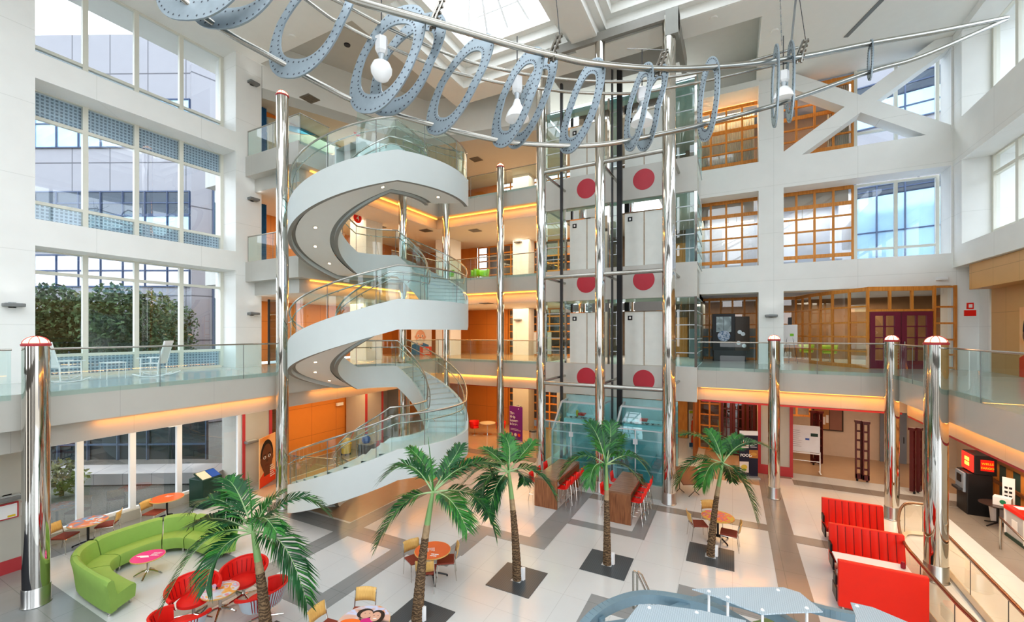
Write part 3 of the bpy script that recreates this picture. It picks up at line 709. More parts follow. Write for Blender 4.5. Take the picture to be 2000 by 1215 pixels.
# burgundy double doors
dr = thing('double_door', 'burgundy double door with glazed upper panels beyond the right gallery', 'door', (6.0, 22.4, F2), 0, None, 'thing')
da, db = Vector((4.95,22.07,0)), Vector((7.1,22.78,0)); dv = (db-da).normalized(); dn = Vector((dv.y,-dv.x,0))
for k in (0, 1):
    o = da+dv*((db-da).length*.5*k); L_ = (db-da).length*.5
    m = MB(); m.beam(tuple(o+dv*.06+Vector((0,0,F2+1.15))), tuple(o+dv*.06+Vector((0,0,F2+1.16))), .1, .1)
    def pl_(u0, u1, z0, z1, t0=.0, mi=0):
        a = o+dv*u0-dn*.04; b = o+dv*u1-dn*.04
        m.prism([(a.x,a.y),(b.x,b.y),(b.x+dn.x*.08,b.y+dn.y*.08),(a.x+dn.x*.08,a.y+dn.y*.08)], F2+z0, F2+z1, mi)
    m = MB(); W_ = L_-.02
    pl_(.02, .20, .02, 2.32); pl_(W_-.2, W_, .02, 2.32); pl_(.2, W_-.2, .02, .35); pl_(.2, W_-.2, 2.16, 2.32)
    for z in (.80, 1.25, 1.7): pl_(.2, W_-.2, z, z+.05)
    pl_((.2+W_-.2)/2-.03, (.2+W_-.2)/2+.03, .3, 2.2)
    lf = m.build('door_leaf', BURG, dr, True)
    a = o+dv*.2; b = o+dv*(W_-.2); g = MB(); g.quad((a.x,a.y,F2+.35),(b.x,b.y,F2+.35),(b.x,b.y,F2+2.16),(a.x,a.y,F2+2.16)); g.build('pane', GLASSW, lf, True)
    h = o+dv*((L_-.12) if k == 0 else .1)+dn*.08; MB().cyl((h.x,h.y,F2+1.0),(h.x,h.y,F2+1.12),.025,seg=8).build('handle', NICKEL, lf, True)
# rooms behind the lattices
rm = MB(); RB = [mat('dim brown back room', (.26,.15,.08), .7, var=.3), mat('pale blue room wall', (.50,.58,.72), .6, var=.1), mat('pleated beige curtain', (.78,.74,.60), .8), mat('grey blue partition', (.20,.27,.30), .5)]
rm.box(-2.5, 29.5, F2, 9.5, 29.6, 8.4, 0); rm.box(-2.2, 26.3, F2, 1.5, 26.4, 6.6, 3)
rm.box(-2.5, 27.5, F3-.3, 4.9, 27.6, 13.1, 1); rm.box(-2.5, 27.5, 13.9, 5.0, 27.6, 18.3, 0); rm.box(4.85, 24.35, 9.0, 4.92, 27.6, 18.2, 1); rm.box(1.45, 24.5, 9.0, 1.6, 27.5, 18.2, 1)
rm.box(-2.5, 24.3, 13.1, 5.0, 27.6, 13.7, 1); rm.box(-2.5, 24.3, 18.1, 5.0, 27.6, 18.3, 1); rm.box(-2.5, 24.3, 8.9, 5, 27.6, 9.1, 3); rm.box(-2.5, 24.2, 8.28, 9.5, 29.6, 8.4, 1); rm.box(9.3, 22.5, F2, 9.5, 29.6, 8.4, 0)
struct(rm.build('wall_back_rooms', RB))
def curtain(x0, x1, z0, z1, y, label):
    m = MB(); n = int((x1-x0)*14); rows = []
    for i in range(n*4+1):
        x = x0+(x1-x0)*i/(n*4); yy = y+.05*math.sin(i*PI/2)
        rows.append([Vector((x,yy,z0)), Vector((x,yy,z1))])
    o = m.sheet(rows).build('curtain', RB[2], smooth=True); tag(o, label, 'curtain', 'beige curtains behind the orange lattice', 'thing')
curtain(-1.55, .98, 13.9, 17.6, 24.55, 'pleated beige curtain behind the top orange lattice beside the lift shaft')
curtain(3.95, 4.78, 13.9, 17.9, 24.55, 'narrow beige curtain behind the top lattice at the white cross brace')
for x0, x1, label in ((-1.6, .95, 'white roller blind half lowered behind the third floor lattice by the lifts'), (2.1, 4.75, 'white roller blind behind the third floor lattice right of the white pier')):
    m = MB(); m.box(x0, 24.5, 12.45, x1, 24.52, 13.0); m.cyl((x0,24.51,12.43),(x1,24.51,12.43),.03,seg=8); o = m.build('roller_blind', mat('blind cloth', (.62,.60,.52), .8)); tag(o, label, 'blind', None, 'thing')
# pendants glowing inside the third floor room
for i, (x, y, ln, rz) in enumerate([(-.2, 26.3, 2.2, .5), (3.2, 26.3, 2.4, .5), (.2, 25.6, 1.6, -.2)]):
    t = thing('strip_light', ['warm strip light glowing in the room beside the lift shaft', 'long warm strip light in the room right of the white pier', 'second shorter strip light in the room beside the lift shaft'][i], 'ceiling light', (x, y, 12.2), rz)
    MB().box(-ln/2,-.05,0,ln/2,.05,.04).build('diffuser', glow('strip amber', (1,.62,.25), 5), t); MB().cyl((0,0,.04),(0,0,.9),.01,seg=6).build('rod', DARK, t)
# right wall windows
for nm, z0, z1, rr in (('window_15', 9.7, 13.05, [9.75, 10.15, 12.3, 13.0]), ('window_16', 14.6, 18.0, [14.65, 15.0, 17.95])):
    f = MB()
    for y in (6.5, 10, 13, 16, 19.2, 20.8, 22.35): f.box(8.62, y-.09, z0, 8.8, y+.09, z1)
    for z in rr: f.box(8.63, 6.5, z-.06, 8.79, 22.35, z+.06)
    o = struct(f.build(nm, FRAMEW)); ys = (6.5, 10, 13, 16, 19.2, 20.8, 22.35)
    for a, b in zip(ys, ys[1:]):
        g = MB(); g.quad((8.7,a,z0),(8.7,b,z0),(8.7,b,z1),(8.7,a,z1)); g.build('pane', GLASSW, o)
# ================================================================ OUTSIDE
GRAN = lines_mat('grey granite cladding', (.31, .31, .345), (.11, .11, .13), 3.6, 3.1, .09, .6, oz=.4)
SKYG = mat('sky blue reflecting glass', (.38, .60, .84), .08, .3, var=.25, scale=.6)
DKGL = mat('dark window band', (.03, .05, .08), .1)
GRND = mat('gravel ground', (.085, .085, .075), .9, var=.8, scale=25)
def wing(name, label, a, b, th, bands, zt, extra=()):
    t = thing(name, label, 'building', (a[0], a[1], 0), 0, None, 'thing')
    A = Vector((a[0],a[1],0)); B = Vector((b[0],b[1],0)); d = (B-A).normalized(); n = Vector((-d.y, d.x, 0))
    m = MB(); m.prism([(A.x,A.y),(B.x,B.y),(B.x+n.x*th,B.y+n.y*th),(A.x+n.x*th,A.y+n.y*th)], 0, zt); m.build('granite_wall', GRAN, t, True)
    Ln = (B-A).length
    for (z0, z1, u0, u1, mt) in bands:
        p0 = A+d*(u0*Ln)-n*.06; p1 = A+d*(u1*Ln)-n*.06
        f = MB(); f.quad((p0.x,p0.y,z0),(p1.x,p1.y,z0),(p1.x,p1.y,z1),(p0.x,p0.y,z1)); w_ = f.build('window_band', mt, t, True)
        f = MB(); k = max(1, int((u1-u0)*Ln/1.5))
        for i in range(k+1):
            q = p0.lerp(p1, i/max(1,k))-n*.03; f.beam((q.x,q.y,z0),(q.x,q.y,z1),.09,.09)
        for z in (z0, (z0+z1)/2, z1): f.beam(tuple(p0-n*.02+Vector((0,0,z))), tuple(p1-n*.02+Vector((0,0,z))), .06, .09)
        f.build('glazing_bars', mat('blue black bar', (.03,.06,.14), .4), w_, True)
    return t
Lw = onD(-400, 600, 30); Rw = onD(372, 600, 29.6)
wing('office_wing', 'grey granite office wing outside the left windows', (Lw.x,Lw.y), (Rw.x,Rw.y), 6,
     [(19.3, 22.6, 0, 1, SKYG), (14.6, 16.2, 0, 1, DKGL), (12.3, 14.5, 0, 1, SKYG), (9.6, 11.8, 0, 1, mat('painted pale lavender reflection', (.80,.78,.86), .15, 0, .1)), (0.9, 5, 0, 1, DKGL)], 27.2)  # lavender band paints the pale sky reflection as a colour
R2 = onD(440, 600, 31)
Rw = onD(374, 600, 29.4)
wing('office_wing', 'narrow grey granite return of the office wing beside the white pier', (Rw.x,Rw.y), (R2.x,R2.y), 4, [(1, 18, .62, 1, mat('teal dark glass', (.04,.12,.17), .1))], 25)
wing('office_wing', 'pale grey office wing outside the white cross braced window', (-1, 42), (24, 36), 6, [(21.3, 23.2, 0, 1, SKYG), (23.2, 24.4, 0, 1, DKGL), (11.0, 16.3, 0, 1, SKYG), (16.3, 17.0, 0, 1, DKGL), (4, 8, 0, 1, SKYG)], 30)
wing('office_wing', 'pale office wing outside the right hand windows', (24, 33), (24, 4), 6, [(9.0, 12.0, 0, 1, SKYG), (3, 7, 0, 1, SKYG)], 17)
struct(MB().quad((-80,-30,-.05),(-18.6,-30,-.05),(-18.6,60,-.05),(-80,60,-.05)).build('ground', GRND))
# stone planter walls and shrubs outside the ground floor window
pw = MB(); a = onD(20, 950, 17.6); b = onD(425, 905, 18.0); n_ = Vector((b.y-a.y, -(b.x-a.x), 0)).normalized()*-1.3
pw.prism([(a.x,a.y),(b.x,b.y),(b.x+n_.x,b.y+n_.y),(a.x+n_.x,a.y+n_.y)], 0, .46); tag(pw.build('planter_wall', lines_mat('grey granite planter', (.34,.33,.32), (.15,.15,.15), 1.6, None, .03, .7)), 'low grey granite planter wall outside the ground floor window', 'planter wall', None, 'thing')
t = thing('glazed_link', 'dark glazed ground floor link behind the granite planter wall', 'building', (-28,12,0), 0, None, 'thing')
a = onD(-60, 900, 20.5); b = onD(405, 900, 20.8); m = MB(); m.quad((a.x,a.y,.2),(b.x,b.y,.2),(b.x,b.y,3.3),(a.x,a.y,3.3)); m.build('dark_glazing', mat('dark teal glazing', (.025,.04,.045), .12, var=.6, scale=.5), t, True)
m = MB()
for k in range(9): q = a.lerp(b, k/8); m.beam((q.x+.05,q.y-.05,.2),(q.x+.05,q.y-.05,3.3),.10,.10)
m.beam((a.x+.05,a.y-.05,.95),(b.x+.05,b.y-.05,.95),.1,.08); m.build('mullions', mat('blue black mullion', (.05,.09,.15), .4), t, True)
def bush(x, y, z, sx, sz, n, seed, label, mt):
    rn = random.Random(seed); t = thing('shrub', label, 'shrub', (x, y, 0), 0, 'trees and shrubs outside the left windows'); m = MB()
    for i in range(n):
        v = Vector((rn.gauss(0,1), rn.gauss(0,1), rn.gauss(0,1))).normalized()*(rn.random()**.4); p = Vector((v.x*sx, v.y*sx, z+v.z*sz))
        a = Vector((rn.gauss(0,1), rn.gauss(0,1), rn.gauss(0,1))).normalized()*.16*max(.6, sx*.5); b = a.cross(Vector((rn.gauss(0,1), rn.gauss(0,1), rn.gauss(0,1)))).normalized()*.09*max(.6, sx*.5)
        m.quad(p-a, p-b, p+a, p+b)
    m.build('foliage', mt, t); MB().cyl((0,0,0),(0,0,z),.08,.05,8).build('stem', BARK, t)
TREEM = mat('outdoor dark foliage', (.05,.09,.03), .8, var=.7, scale=2); TREEL = mat('outdoor olive foliage', (.13,.15,.05), .8, var=.6, scale=2)
for i, (p, d, z, sx, sz, n, mt) in enumerate([(95, 25, 6.9, 2.0, 2.4, 2600, TREEM), (165, 27.5, 6.6, 1.7, 2.5, 2300, TREEL), (225, 25, 6.9, 1.9, 2.4, 2600, TREEM), (292, 27.5, 6.7, 1.8, 2.5, 2300, TREEL), (340, 25, 6.2, 1.3, 2.2, 1400, TREEM), (120, 16.6, .75, .8, .7, 500, TREEL), (35, 27.5, 6.6, 1.8, 2.4, 1600, TREEL)]):
    q = onD(p, 650, d); bush(q.x, q.y, z, sx, sz, n, i, ['dark tree left of the first window mullion', 'olive tree outside the second bay of the left gallery window', 'dark tree behind the middle of the left gallery window', 'olive tree behind the standing rocking chair', 'slim dark tree beside the granite return', 'low bush by the stone planter outside the ground floor window', 'olive tree at the left end of the gallery window'][i], mt)
# ================================================================ HANGING SCULPTURE
def cat(pts, n=8):
    out = []
    P_ = [Vector(p) for p in pts]; P_ = [P_[0]*2-P_[1]]+P_+[P_[-1]*2-P_[-2]]
    for i in range(1, len(P_)-2):
        a, b, c, d = P_[i-1:i+3]
        for k in range(n):
            t = k/n; out.append(.5*((2*b)+(c-a)*t+(2*a-5*b+4*c-d)*t*t+(3*b-a-3*c+d)*t**3))
    out.append(P_[-2]); return out
def D3(l): return [onD(*p) for p in l]
sc = thing('hanging_sculpture', 'curving hanging sculpture of blue grey riveted loops on long steel tubes', 'sculpture', tuple(onD(1170, 150, 9.6)), 0, None, 'thing')
def tube_part(name, l, r): MB().tube(cat(D3(l), 7), r, 10).build(name, NICKEL, sc, True, True)
tube_part('main_tube', [(380,-160,6.9),(500,-90,7.2),(640,-25,7.6),(700,2,7.8),(850,44,8.3),(1000,88,8.9),(1080,108,9.2),(1165,125,9.5),(1300,135,10),(1440,128,10.6),(1540,115,11),(1600,105,11.3),(1700,85,11.6),(1830,62,12.2),(1966,35,12.8)], .072)
tube_part('keel_tube', [(250,-120,7.4),(350,-10,7.8),(430,55,8.0),(530,112,8.3),(640,172,8.7),(700,200,8.9),(830,240,9.2),(960,272,9.5),(1060,283,9.7),(1170,283,9.9),(1290,262,10.2),(1385,240,10.6),(1530,200,11),(1700,140,11.6),(1800,110,12.1),(1966,38,12.82)], .058)
tube_part('thin_tube', [(560,-45,8.2),(654,0,8.5),(679,13,8.6),(749,50,8.9),(774,62,9.0),(842,92,9.3),(892,112,9.6),(934,125,9.8),(1004,141,10.1),(1054,149,10.3),(1144,158,10.6),(1234,159,10.9),(1313,150,11.1),(1361,142,11.2),(1445,125,11.4),(1558,93,11.5)], .036)
tube_part('thin_tube', [(560,-30,8.2),(640,31,8.5),(665,45,8.6),(727,77,8.9),(808,112,9.2),(872,137,9.6),(940,154,9.9),(1004,167,10.1),(1071,175,10.4),(1116,180,10.6),(1200,183,10.8),(1240,182,10.9),(1295,174,11.1),(1392,155,11.2),(1558,117,11.4)], .036)
def loop(T, B, L, R, d, w=.2, dd=.35, n=44):
    c = (onD(T[0],T[1],d)+onD(B[0],B[1],d))/2
    v = (onD(T[0],T[1],d)-onD(B[0],B[1],d))/2
    h = (onD(R[0],R[1],d-dd)-onD(L[0],L[1],d+dd))/2
    c2 = (onD(R[0],R[1],d-dd)+onD(L[0],L[1],d+dd))/2
    nn = v.cross(h).normalized()*.016
    m = MB(); vs = []
    hl, vl = h.length, v.length
    wh = min(w/hl, .45); wv = w*1.95/vl
    def pt(q, s, off):
        cq, sq = math.cos(q), math.sin(q)
        cq = math.copysign(abs(cq)**.82, cq); sq = math.copysign(abs(sq)**.95, sq)
        k = abs(sq)
        mid = c2.lerp(c, k)
        return mid+h*cq*(1-wh*s)+v*sq*(1-wv*s)+off
    for i in range(n):
        q = 2*PI*i/n
        vs += [pt(q,0,nn), pt(q,1,nn), pt(q,1,-nn), pt(q,0,-nn)]
    b = len(m.v); m.v += vs
    for i in range(n):
        j = (i+1) % n
        for k in range(4): m.f.append([i*4+k, i*4+(k+1) % 4, j*4+(k+1) % 4, j*4+k]); m.m.append(0)
    nr = 46; hd = h.normalized(); vd = v.normalized()
    for i in range(nr):
        q = 2*PI*(i+.5)/nr
        for s in (.18, .82):
            for sg in (1, -1):
                p = pt(q, s, nn*sg*1.15); m.disc(p, hd*.021, vd*.021*sg, 6, 1)
    m.build('riveted_loop', [RIBM, RIVET], sc, True, True)
    return c
loop((455,-160),(365,40),(315,-60),(500,-70), 7.8, .22)
loop((530,-150),(425,57),(385,-45),(560,-50), 7.9, .22)
loop((672,-80),(560,153),(543,45),(672,45), 8.3, .21)
loop((800,10),(712,222),(700,115),(812,115), 8.6, .21)
loop((842,25),(752,227),(738,125),(848,120), 8.9, .21)
loop((948,66),(848,264),(856,165),(933,165), 9.1, .21)
loop((1047,92),(975,289),(976,190),(1042,190), 9.4, .2)
loop((1077,104),(1002,291),(1012,200),(1068,195), 9.7, .2)
loop((1167,113),(1105,301),(1109,207),(1168,207), 9.8, .2)
loop((1267,121),(1228,296),(1226,207),(1264,207), 10.0, .18)
loop((1295,125),(1255,296),(1246,212),(1290,207), 10.3, .18)
loop((1392,110),(1375,278),(1365,192),(1404,190), 10.6, .17)
loop((1517,85),(1512,250),(1507,168),(1521,168), 10.8, .16)
loop((1546,78),(1541,240),(1535,160),(1552,160), 11.1, .16)
loop((1702,76),(1698,158),(1695,117),(1705,117), 11.6, .12, .15)
CLAMP = mat('dark chrome clamp', (.30,.28,.25), .18, 1.0)
for i, (x, y, d) in enumerate([(845,38,8.4),(1076,104,9.2),(1284,132,10.0),(1560,108,11.1)]):
    p = onD(x, y, d); cl = MB()
    a = p+Vector((.0,.0,-.2)); b = p+Vector((.16,.1,.42))
    for o in (-.05, .05): cl.tube([a+Vector((o,0,0)), p+Vector((o+.03,0,.02)), b+Vector((o,0,0))], .03, 6)
    for k in range(5): q = a.lerp(b, (k+.5)/5); cl.cyl(q-Vector((.07,0,0)), q+Vector((.09,0,0)), .03, seg=8)
    cl.build('cable_clamp', CLAMP, sc, True, True)
    tgt = [onD(690,-60,10), onD(1046,0,9.2)+Vector((0,0,1.5)), onD(1225,95,12.4), onD(1553,-60,11)][i]; tgt.z = min(ZC, tgt.z) if i != 1 else ZC
    MB().cyl(b, tgt, .009, seg=5).build('suspension_cable', DARK, sc, True)
ch = MB(); pa, pb = onD(1545, 90, 11.1), onD(1556, -20, 11.2); ch.beam(pa, pb, .05, .02); ch.build('perforated_hanger', GREYM, sc, True)
ch = MB(); pa, pb = onD(1527, 88, 11.1), onD(1523, -20, 11.2)
for k in range(14): q = pa.lerp(pb, k/14); r_ = pa.lerp(pb, (k+.8)/14); ch.beam(q, r_, .03 if k % 2 else .012, .012 if k % 2 else .03)
ch.build('hanger_chain', GREYM, sc, True)
# pendant floodlights under the sculpture
LGL = mat('frosted lamp glass', (.86,.88,.88), .25, emit=(1,1,1), estr=.10)
def pendant(label, x, y0, y1, d, bulb):
    p0, p1 = onD(x, y0, d), onD(x, y1, d); H = p0.z-p1.z
    t = thing('pendant_lamp', label, 'pendant light', tuple(p1), 0, 'pendant floodlights of the hanging sculpture', 'thing')
    MB().cyl((0,0,H*.95),(0,0,H+.9),.012,seg=6).build('cord', DARK, t)
    m = MB(); m.lathe([(.09,H*.60),(.13,H*.66),(.13,H*.95),(.06,H)], seg=6); m.build('housing', WHITEP, t)
    MB().lathe([(.04,H*.44),(.05,H*.5),(.07,H*.6)], seg=10).build('socket', ALU, t, smooth=True)
    if bulb: pr = [(.03,0),(.14,.06),(.21,.18),(.22,.27),(.17,.38),(.06,H*.46)]
    else: pr = [(.27,.02),(.25,.10),(.2,.2),(.11,.32),(.06,H*.46)]
    MB().lathe(pr, seg=22).build('glass_shade', LGL, t, smooth=True)
pendant('pendant lamp with round bulb hanging inside the big riveted loop over the stair', 745, 70, 160, 8.9, True)
pendant('pendant lamp with bell shade hanging before the upper lift columns, left one', 1010, 148, 235, 9.7, False)
pendant('pendant lamp with bell shade hanging in front of the right lift column', 1254, 170, 243, 10.3, False)
pendant('pendant lamp with wide shade beside the white cross brace', 1530, 138, 196, 11.0, False)
# ceiling fittings
for i, (x, y, z) in enumerate([(571,71,ZC),(678,87,19.3),(609,145,19.3),(1394,35,ZC),(1513,60,ZC)]):
    p = at(x, y, z); o = MB().lathe([(.13,-.05),(.14,0)], (p.x,p.y,z), 16).build('ceiling_fitting', [CEIL if i not in (1,2) else DARK])
    tag(o, ['white smoke detector on the ceiling above the left riveted loop', 'dark round downlight in the recessed ceiling above the stair', 'small dark downlight near the pier in the recessed ceiling', 'white smoke detector above the lift head frame', 'white smoke detector by the white pier top'][i], 'ceiling fitting', None, 'thing')
for i, (x, y, z) in enumerate([(605,192,16.75),(930,311,16.75),(740,443,12.49),(832,450,12.49),(928,450,12.49),(950,592,7.99)]):
    p = at(x, y, z); m = MB(); m.box(p.x-.3,p.y-.3,z-.03,p.x+.3,p.y+.3,z)
    for k in range(6): m.box(p.x-.27,p.y-.27+k*.09,z-.045,p.x+.27,p.y-.22+k*.09,z-.03)
    tag(m.build('air_vent', mat('vent grey', (.22,.20,.17), .6)), ['square air vent in the top gallery ceiling beside the tall column', 'square air vent in the top gallery ceiling left of the lifts', 'square air vent under the fourth floor gallery nearest the stair', 'square air vent under the fourth floor gallery before the cream pier', 'square air vent under the fourth floor gallery near the copper domed column', 'square air vent under the third floor gallery left of the lifts'][i], 'air vent', None, 'thing')
# wall sconces
def sconce(p, nx, ny, label, w=.42):
    t = thing('wall_sconce', label, 'wall light', tuple(p), math.atan2(ny, nx)+PI/2, 'grey up and down wall sconces', 'thing')
    MB().box(-w/2,-.26,-.05,w/2,0,.05).build('shade', GREYM, t, bevel=.02); MB().box(-w/2+.05,-.2,.045,w/2-.05,-.04,.06).build('louvre', ALU, t); MB().box(-.08,0,-.08,.08,.02,.08).build('back_plate', GREYM, t)
for (x, y, X, nx, ny, lab) in [(492,164,XL,1,0,'grey wall sconce high on the white pier at the top balcony'),(492,390,XL,1,0,'grey wall sconce on the white pier at the third floor balcony'),(492,613,XL,1,0,'grey wall sconce on the white pier above the second floor gallery'),(24,596,XL,1,0,'grey wall sconce on the near white wall at the far left edge'),(488,862,-18.05,1,0,'grey green sconce on the ground floor pier by the orange poster'),(14,972,-17.0,1,0,'grey green sconce on the ground floor pier above the framed notice')]:
    sconce(onX(x, y, X), nx, ny, lab, .5 if X != XL else .42)
for (x, y, Y, lab) in [(1506,617,YB,'dark flat sconce on the white pier behind the domed column'),(1013,320,25.0,'dark sconce on the lobby pier of the fourth floor'),(1013,473,25.0,'dark sconce on the lobby pier of the third floor'),(1013,625,25.0,'dark sconce on the lobby pier of the second floor'),(1012,794,25.0,'grey sconce on the ground floor lobby pier by the purple banner')]:
    sconce(onY(x, y, Y), 0, -1, lab, .5)
p = onY(1838, 545, YB); o = MB().box(p.x-.17,YB-.16,p.z-.06,p.x+.17,YB,p.z+.06).build('emergency_light', WHITEP, bevel=.03); tag(o, 'white emergency light above the burgundy doors', 'emergency light', None, 'thing')
for sgn, (x, y), n in (('4', (698,426), 'third'), ('5', (697,256), 'fourth')):
    p = onX(x, y, -17.38); t = thing('floor_number_sign', 'round red floor number sign on the %s floor pier behind the stair' % n, 'sign', (-17.38, p.y, p.z), 0, None, 'thing')
    MB().cyl((0,0,0),(.03,0,0),.26,seg=28).build('disc', REDP, t); text('numeral', sgn, .36, (-17.34,p.y-.1,p.z-.13), (0,1,0), (0,0,1), WHITEP, t, bold=.004)
# ================================================================ FURNITURE
def cafe_table(loc, r, h, topm, label, legm=BLACK, x_legs=True, group=None, edge=None, rot=0.0):
    t = thing('cafe_table', label, 'table', loc, rot, group, 'thing')
    MB().lathe([(r-.01,h-.028),(r,h-.02),(r,h-.004),(r-.006,h)], seg=40).build('tabletop', [topm], t)
    MB().lathe([(r+.003,h-.03),(r+.006,h-.015),(r+.003,h-.002)], seg=40).build('edge_band', edge or MAPLE, t)
    MB().cyl((0,0,.1),(0,0,h-.03),.032,seg=12).build('pedestal', legm, t)
    for k in range(4):
        a = PI/4+PI/2*k; m = MB(); c, s = math.cos(a), math.sin(a); L_ = r*.82
        m.tube([(0,0,.16),(c*.12,s*.12,.13),(c*L_,s*L_,.035)], [.028,.025,.02], 8); m.cyl((c*L_,s*L_,0),(c*L_,s*L_,.035),.022,seg=8)
        m.build('foot', legm, t, smooth=True)
    return t
TAB = {}
def printed_lines(t, h, x0, y0, n, ang, col=WHITEP, w=.22, s=.05):
    m = MB()
    for k in range(n):
        ww = w*(1-.15*(k % 3)); c, q = math.cos(ang), math.sin(ang)
        for (a, b) in ((0, ww*.45), (ww*.5, ww)):
            P0 = [(a, -k*s), (b, -k*s), (b, -k*s+s*.45), (a, -k*s+s*.45)]
            m.quad(*[(x0+c*u-q*v, y0+q*u+c*v, h+.0015) for u, v in P0])
    m.build('printed_lettering', col, t)
ta = cafe_table(tuple(at(172,1018,.74).xy)+(0,), .45, .74, patch_mat('blue and orange print', [(.10,.45,.80),(.75,.80,.85),(.85,.25,.08),(.30,.25,.35),(.10,.50,.85)], 2.6), 'round cafe table with blue and orange printed top by the window, left of the sofa')
TO = mat('orange laminate', (.85,.17,.03), .25); TP = mat('pink laminate', (.85,.04,.28), .25)
tb = cafe_table(tuple(at(326,972,.74).xy)+(0,), .47, .74, TO, 'round orange topped cafe table by the window behind the green sofa'); printed_lines(tb, .74, -.2, .08, 3, .5)
tc_ = cafe_table(tuple(at(289,1086,.52).xy)+(0,), .36, .52, TP, 'low round pink table with white print in front of the green sofa', CHROME); printed_lines(tc_, .52, -.05, .14, 4, .6)
m = MB(); m.quad((-.2,-.1,.5215),(-.02,.02,.5215),(.1,-.02,.5215),(-.06,-.14,.5215)); m.quad((-.25,-.16,.5215),(-.18,-.09,.5215),(-.12,-.14,.5215)); m.build('printed_shape', WHITEP, tc_)
td = cafe_table(tuple(at(430,1152,.56).xy)+(0,), .37, .56, patch_mat('orange and pale blue swirl print', [(.85,.25,.03),(.90,.45,.08),(.65,.78,.90),(.80,.35,.45),(.55,.70,.90)], 3.2), 'low round table with orange and blue swirl print among the red lounge chairs', CHROME)
te = cafe_table(tuple(at(845,1074,.74).xy)+(0,), .46, .74, TO, 'round orange topped cafe table in the middle of the floor behind the second palm'); printed_lines(te, .74, -.05, .1, 5, -.9, w=.18); printed_lines(te, .74, .1, -.2, 2, .3, w=.2, s=.08)
tf = cafe_table(tuple(at(1402,1008,.74).xy)+(0,), .46, .74, patch_mat('food picture print', [(.80,.30,.04),(.55,.50,.05),(.85,.12,.05),(.45,.15,.35),(.85,.45,.10)], 4.5), 'round cafe table with food picture top behind the rightmost palm')
tg = cafe_table(tuple(at(710,1214,.74).xy)+(0,), .50, .74, patch_mat('family portrait blur', [(.03,.025,.03),(.70,.45,.36),(.60,.65,.85),(.85,.30,.05)], 2.0), 'round cafe table with printed family portrait at the bottom edge')
# simple faces on the portrait table
cR = Vector((CS, SN, 0)); cF = Vector((-SN, CS, 0))
def disc_on(t, h, u, v, a, b, m_, dz, nm='printed_face'):
    p = cR*u+cF*v; MB().disc((p.x,p.y,h+dz), cR*a, cF*b, 20).build(nm, m_, t)
SK = mat('printed skin', (.72,.42,.30), .4); HR = mat('printed dark hair', (.03,.018,.015), .4); PKM = mat('printed magenta shirt', (.65,.02,.22), .4)
disc_on(tg,.74,.20,.12,.17,.22,HR,.002,'printed_hair'); disc_on(tg,.74,.19,.14,.10,.14,SK,.003); disc_on(tg,.74,-.05,.24,.16,.15,HR,.0022,'printed_hair'); disc_on(tg,.74,-.01,.21,.12,.12,SK,.0032); disc_on(tg,.74,.06,.02,.13,.08,PKM,.0025,'printed_shirt'); disc_on(tg,.74,-.25,-.02,.2,.1,TO,.0021,'printed_panel')
for u in (.15,.23): disc_on(tg,.74,u,.17,.014,.008,HR,.004,'printed_eye')
for u in (-.05,.04): disc_on(tg,.74,u,.24,.014,.008,HR,.004,'printed_eye')
disc_on(tg,.74,.19,.08,.04,.012,WHITEP,.004,'printed_smile')
# --- stacking chairs: rust seat, maple back, steel legs (local back at +x)
def stack_chair(loc, ang, label, group):
    t = thing('side_chair', label, 'chair', loc, ang, group, 'thing')
    m = MB(); m.box(-.23,-.23,.43,.21,.23,.475); m.build('seat', RUST, t, bevel=.02)
    m = MB(); rows = []
    for k in range(7):
        y = -.22+.44*k/6; c = .045*(1-(2*k/6-1)**2); rows.append([Vector((.24+c+.05*j/3, y, .56+.27*j/3)) for j in range(4)])
    m.sheet(rows); o = m.build('backrest', MAPLE, t, smooth=True); s = o.modifiers.new('thickness','SOLIDIFY'); s.thickness = .016
    for sx, sy in ((-.2,-.225),(-.2,.225),(.22,-.225),(.22,.225)):
        m = MB()
        if sx < 0: m.tube([(sx-.03,sy,0),(sx,sy,.44)], .011, 8)
        else: m.tube([(sx+.05,sy,0),(sx,sy,.45),(.29,sy,.80)], .011, 8)
        m.build('leg', CHROME, t, smooth=True)
    MB().tube([(-.2,-.225,.42),(.22,-.225,.42),(.22,.225,.42),(-.2,.225,.42)], .01, 6, closed=True).build('seat_frame', CHROME, t)
    return t
def cam_ang(deg): return math.radians(deg)+TH     # direction given in the camera frame (0 right, 90 away)
chs = [((126,1046),185,'maple backed chair at the left end of the blue printed table'),
       ((209,1023),25,'maple backed chair right of the blue printed table'),
       ((301,1000),178,'maple backed chair left of the orange window table'),
       ((812,1090),128,'maple backed chair on the left of the middle orange table'),
       ((871,1092),8,'maple backed chair on the right of the middle orange table'),
       ((833,1112),272,'maple backed chair in front of the middle orange table'),
       ((1364,1022),175,'maple backed chair left of the food picture table'),
       ((1391,1006),95,'maple backed chair on the far side of the food picture table'),
       ((1424,1040),330,'maple backed chair at the front right of the food picture table'),
       ((705,1198),88,'maple backed chair behind the family portrait table'),
       ((640,1226),160,'maple backed chair left of the family portrait table, cut by the frame')]
for (p, a, lab) in chs: stack_chair(tuple(at(p[0], p[1], .46).xy)+(0,), cam_ang(a), lab, 'maple backed side chairs')
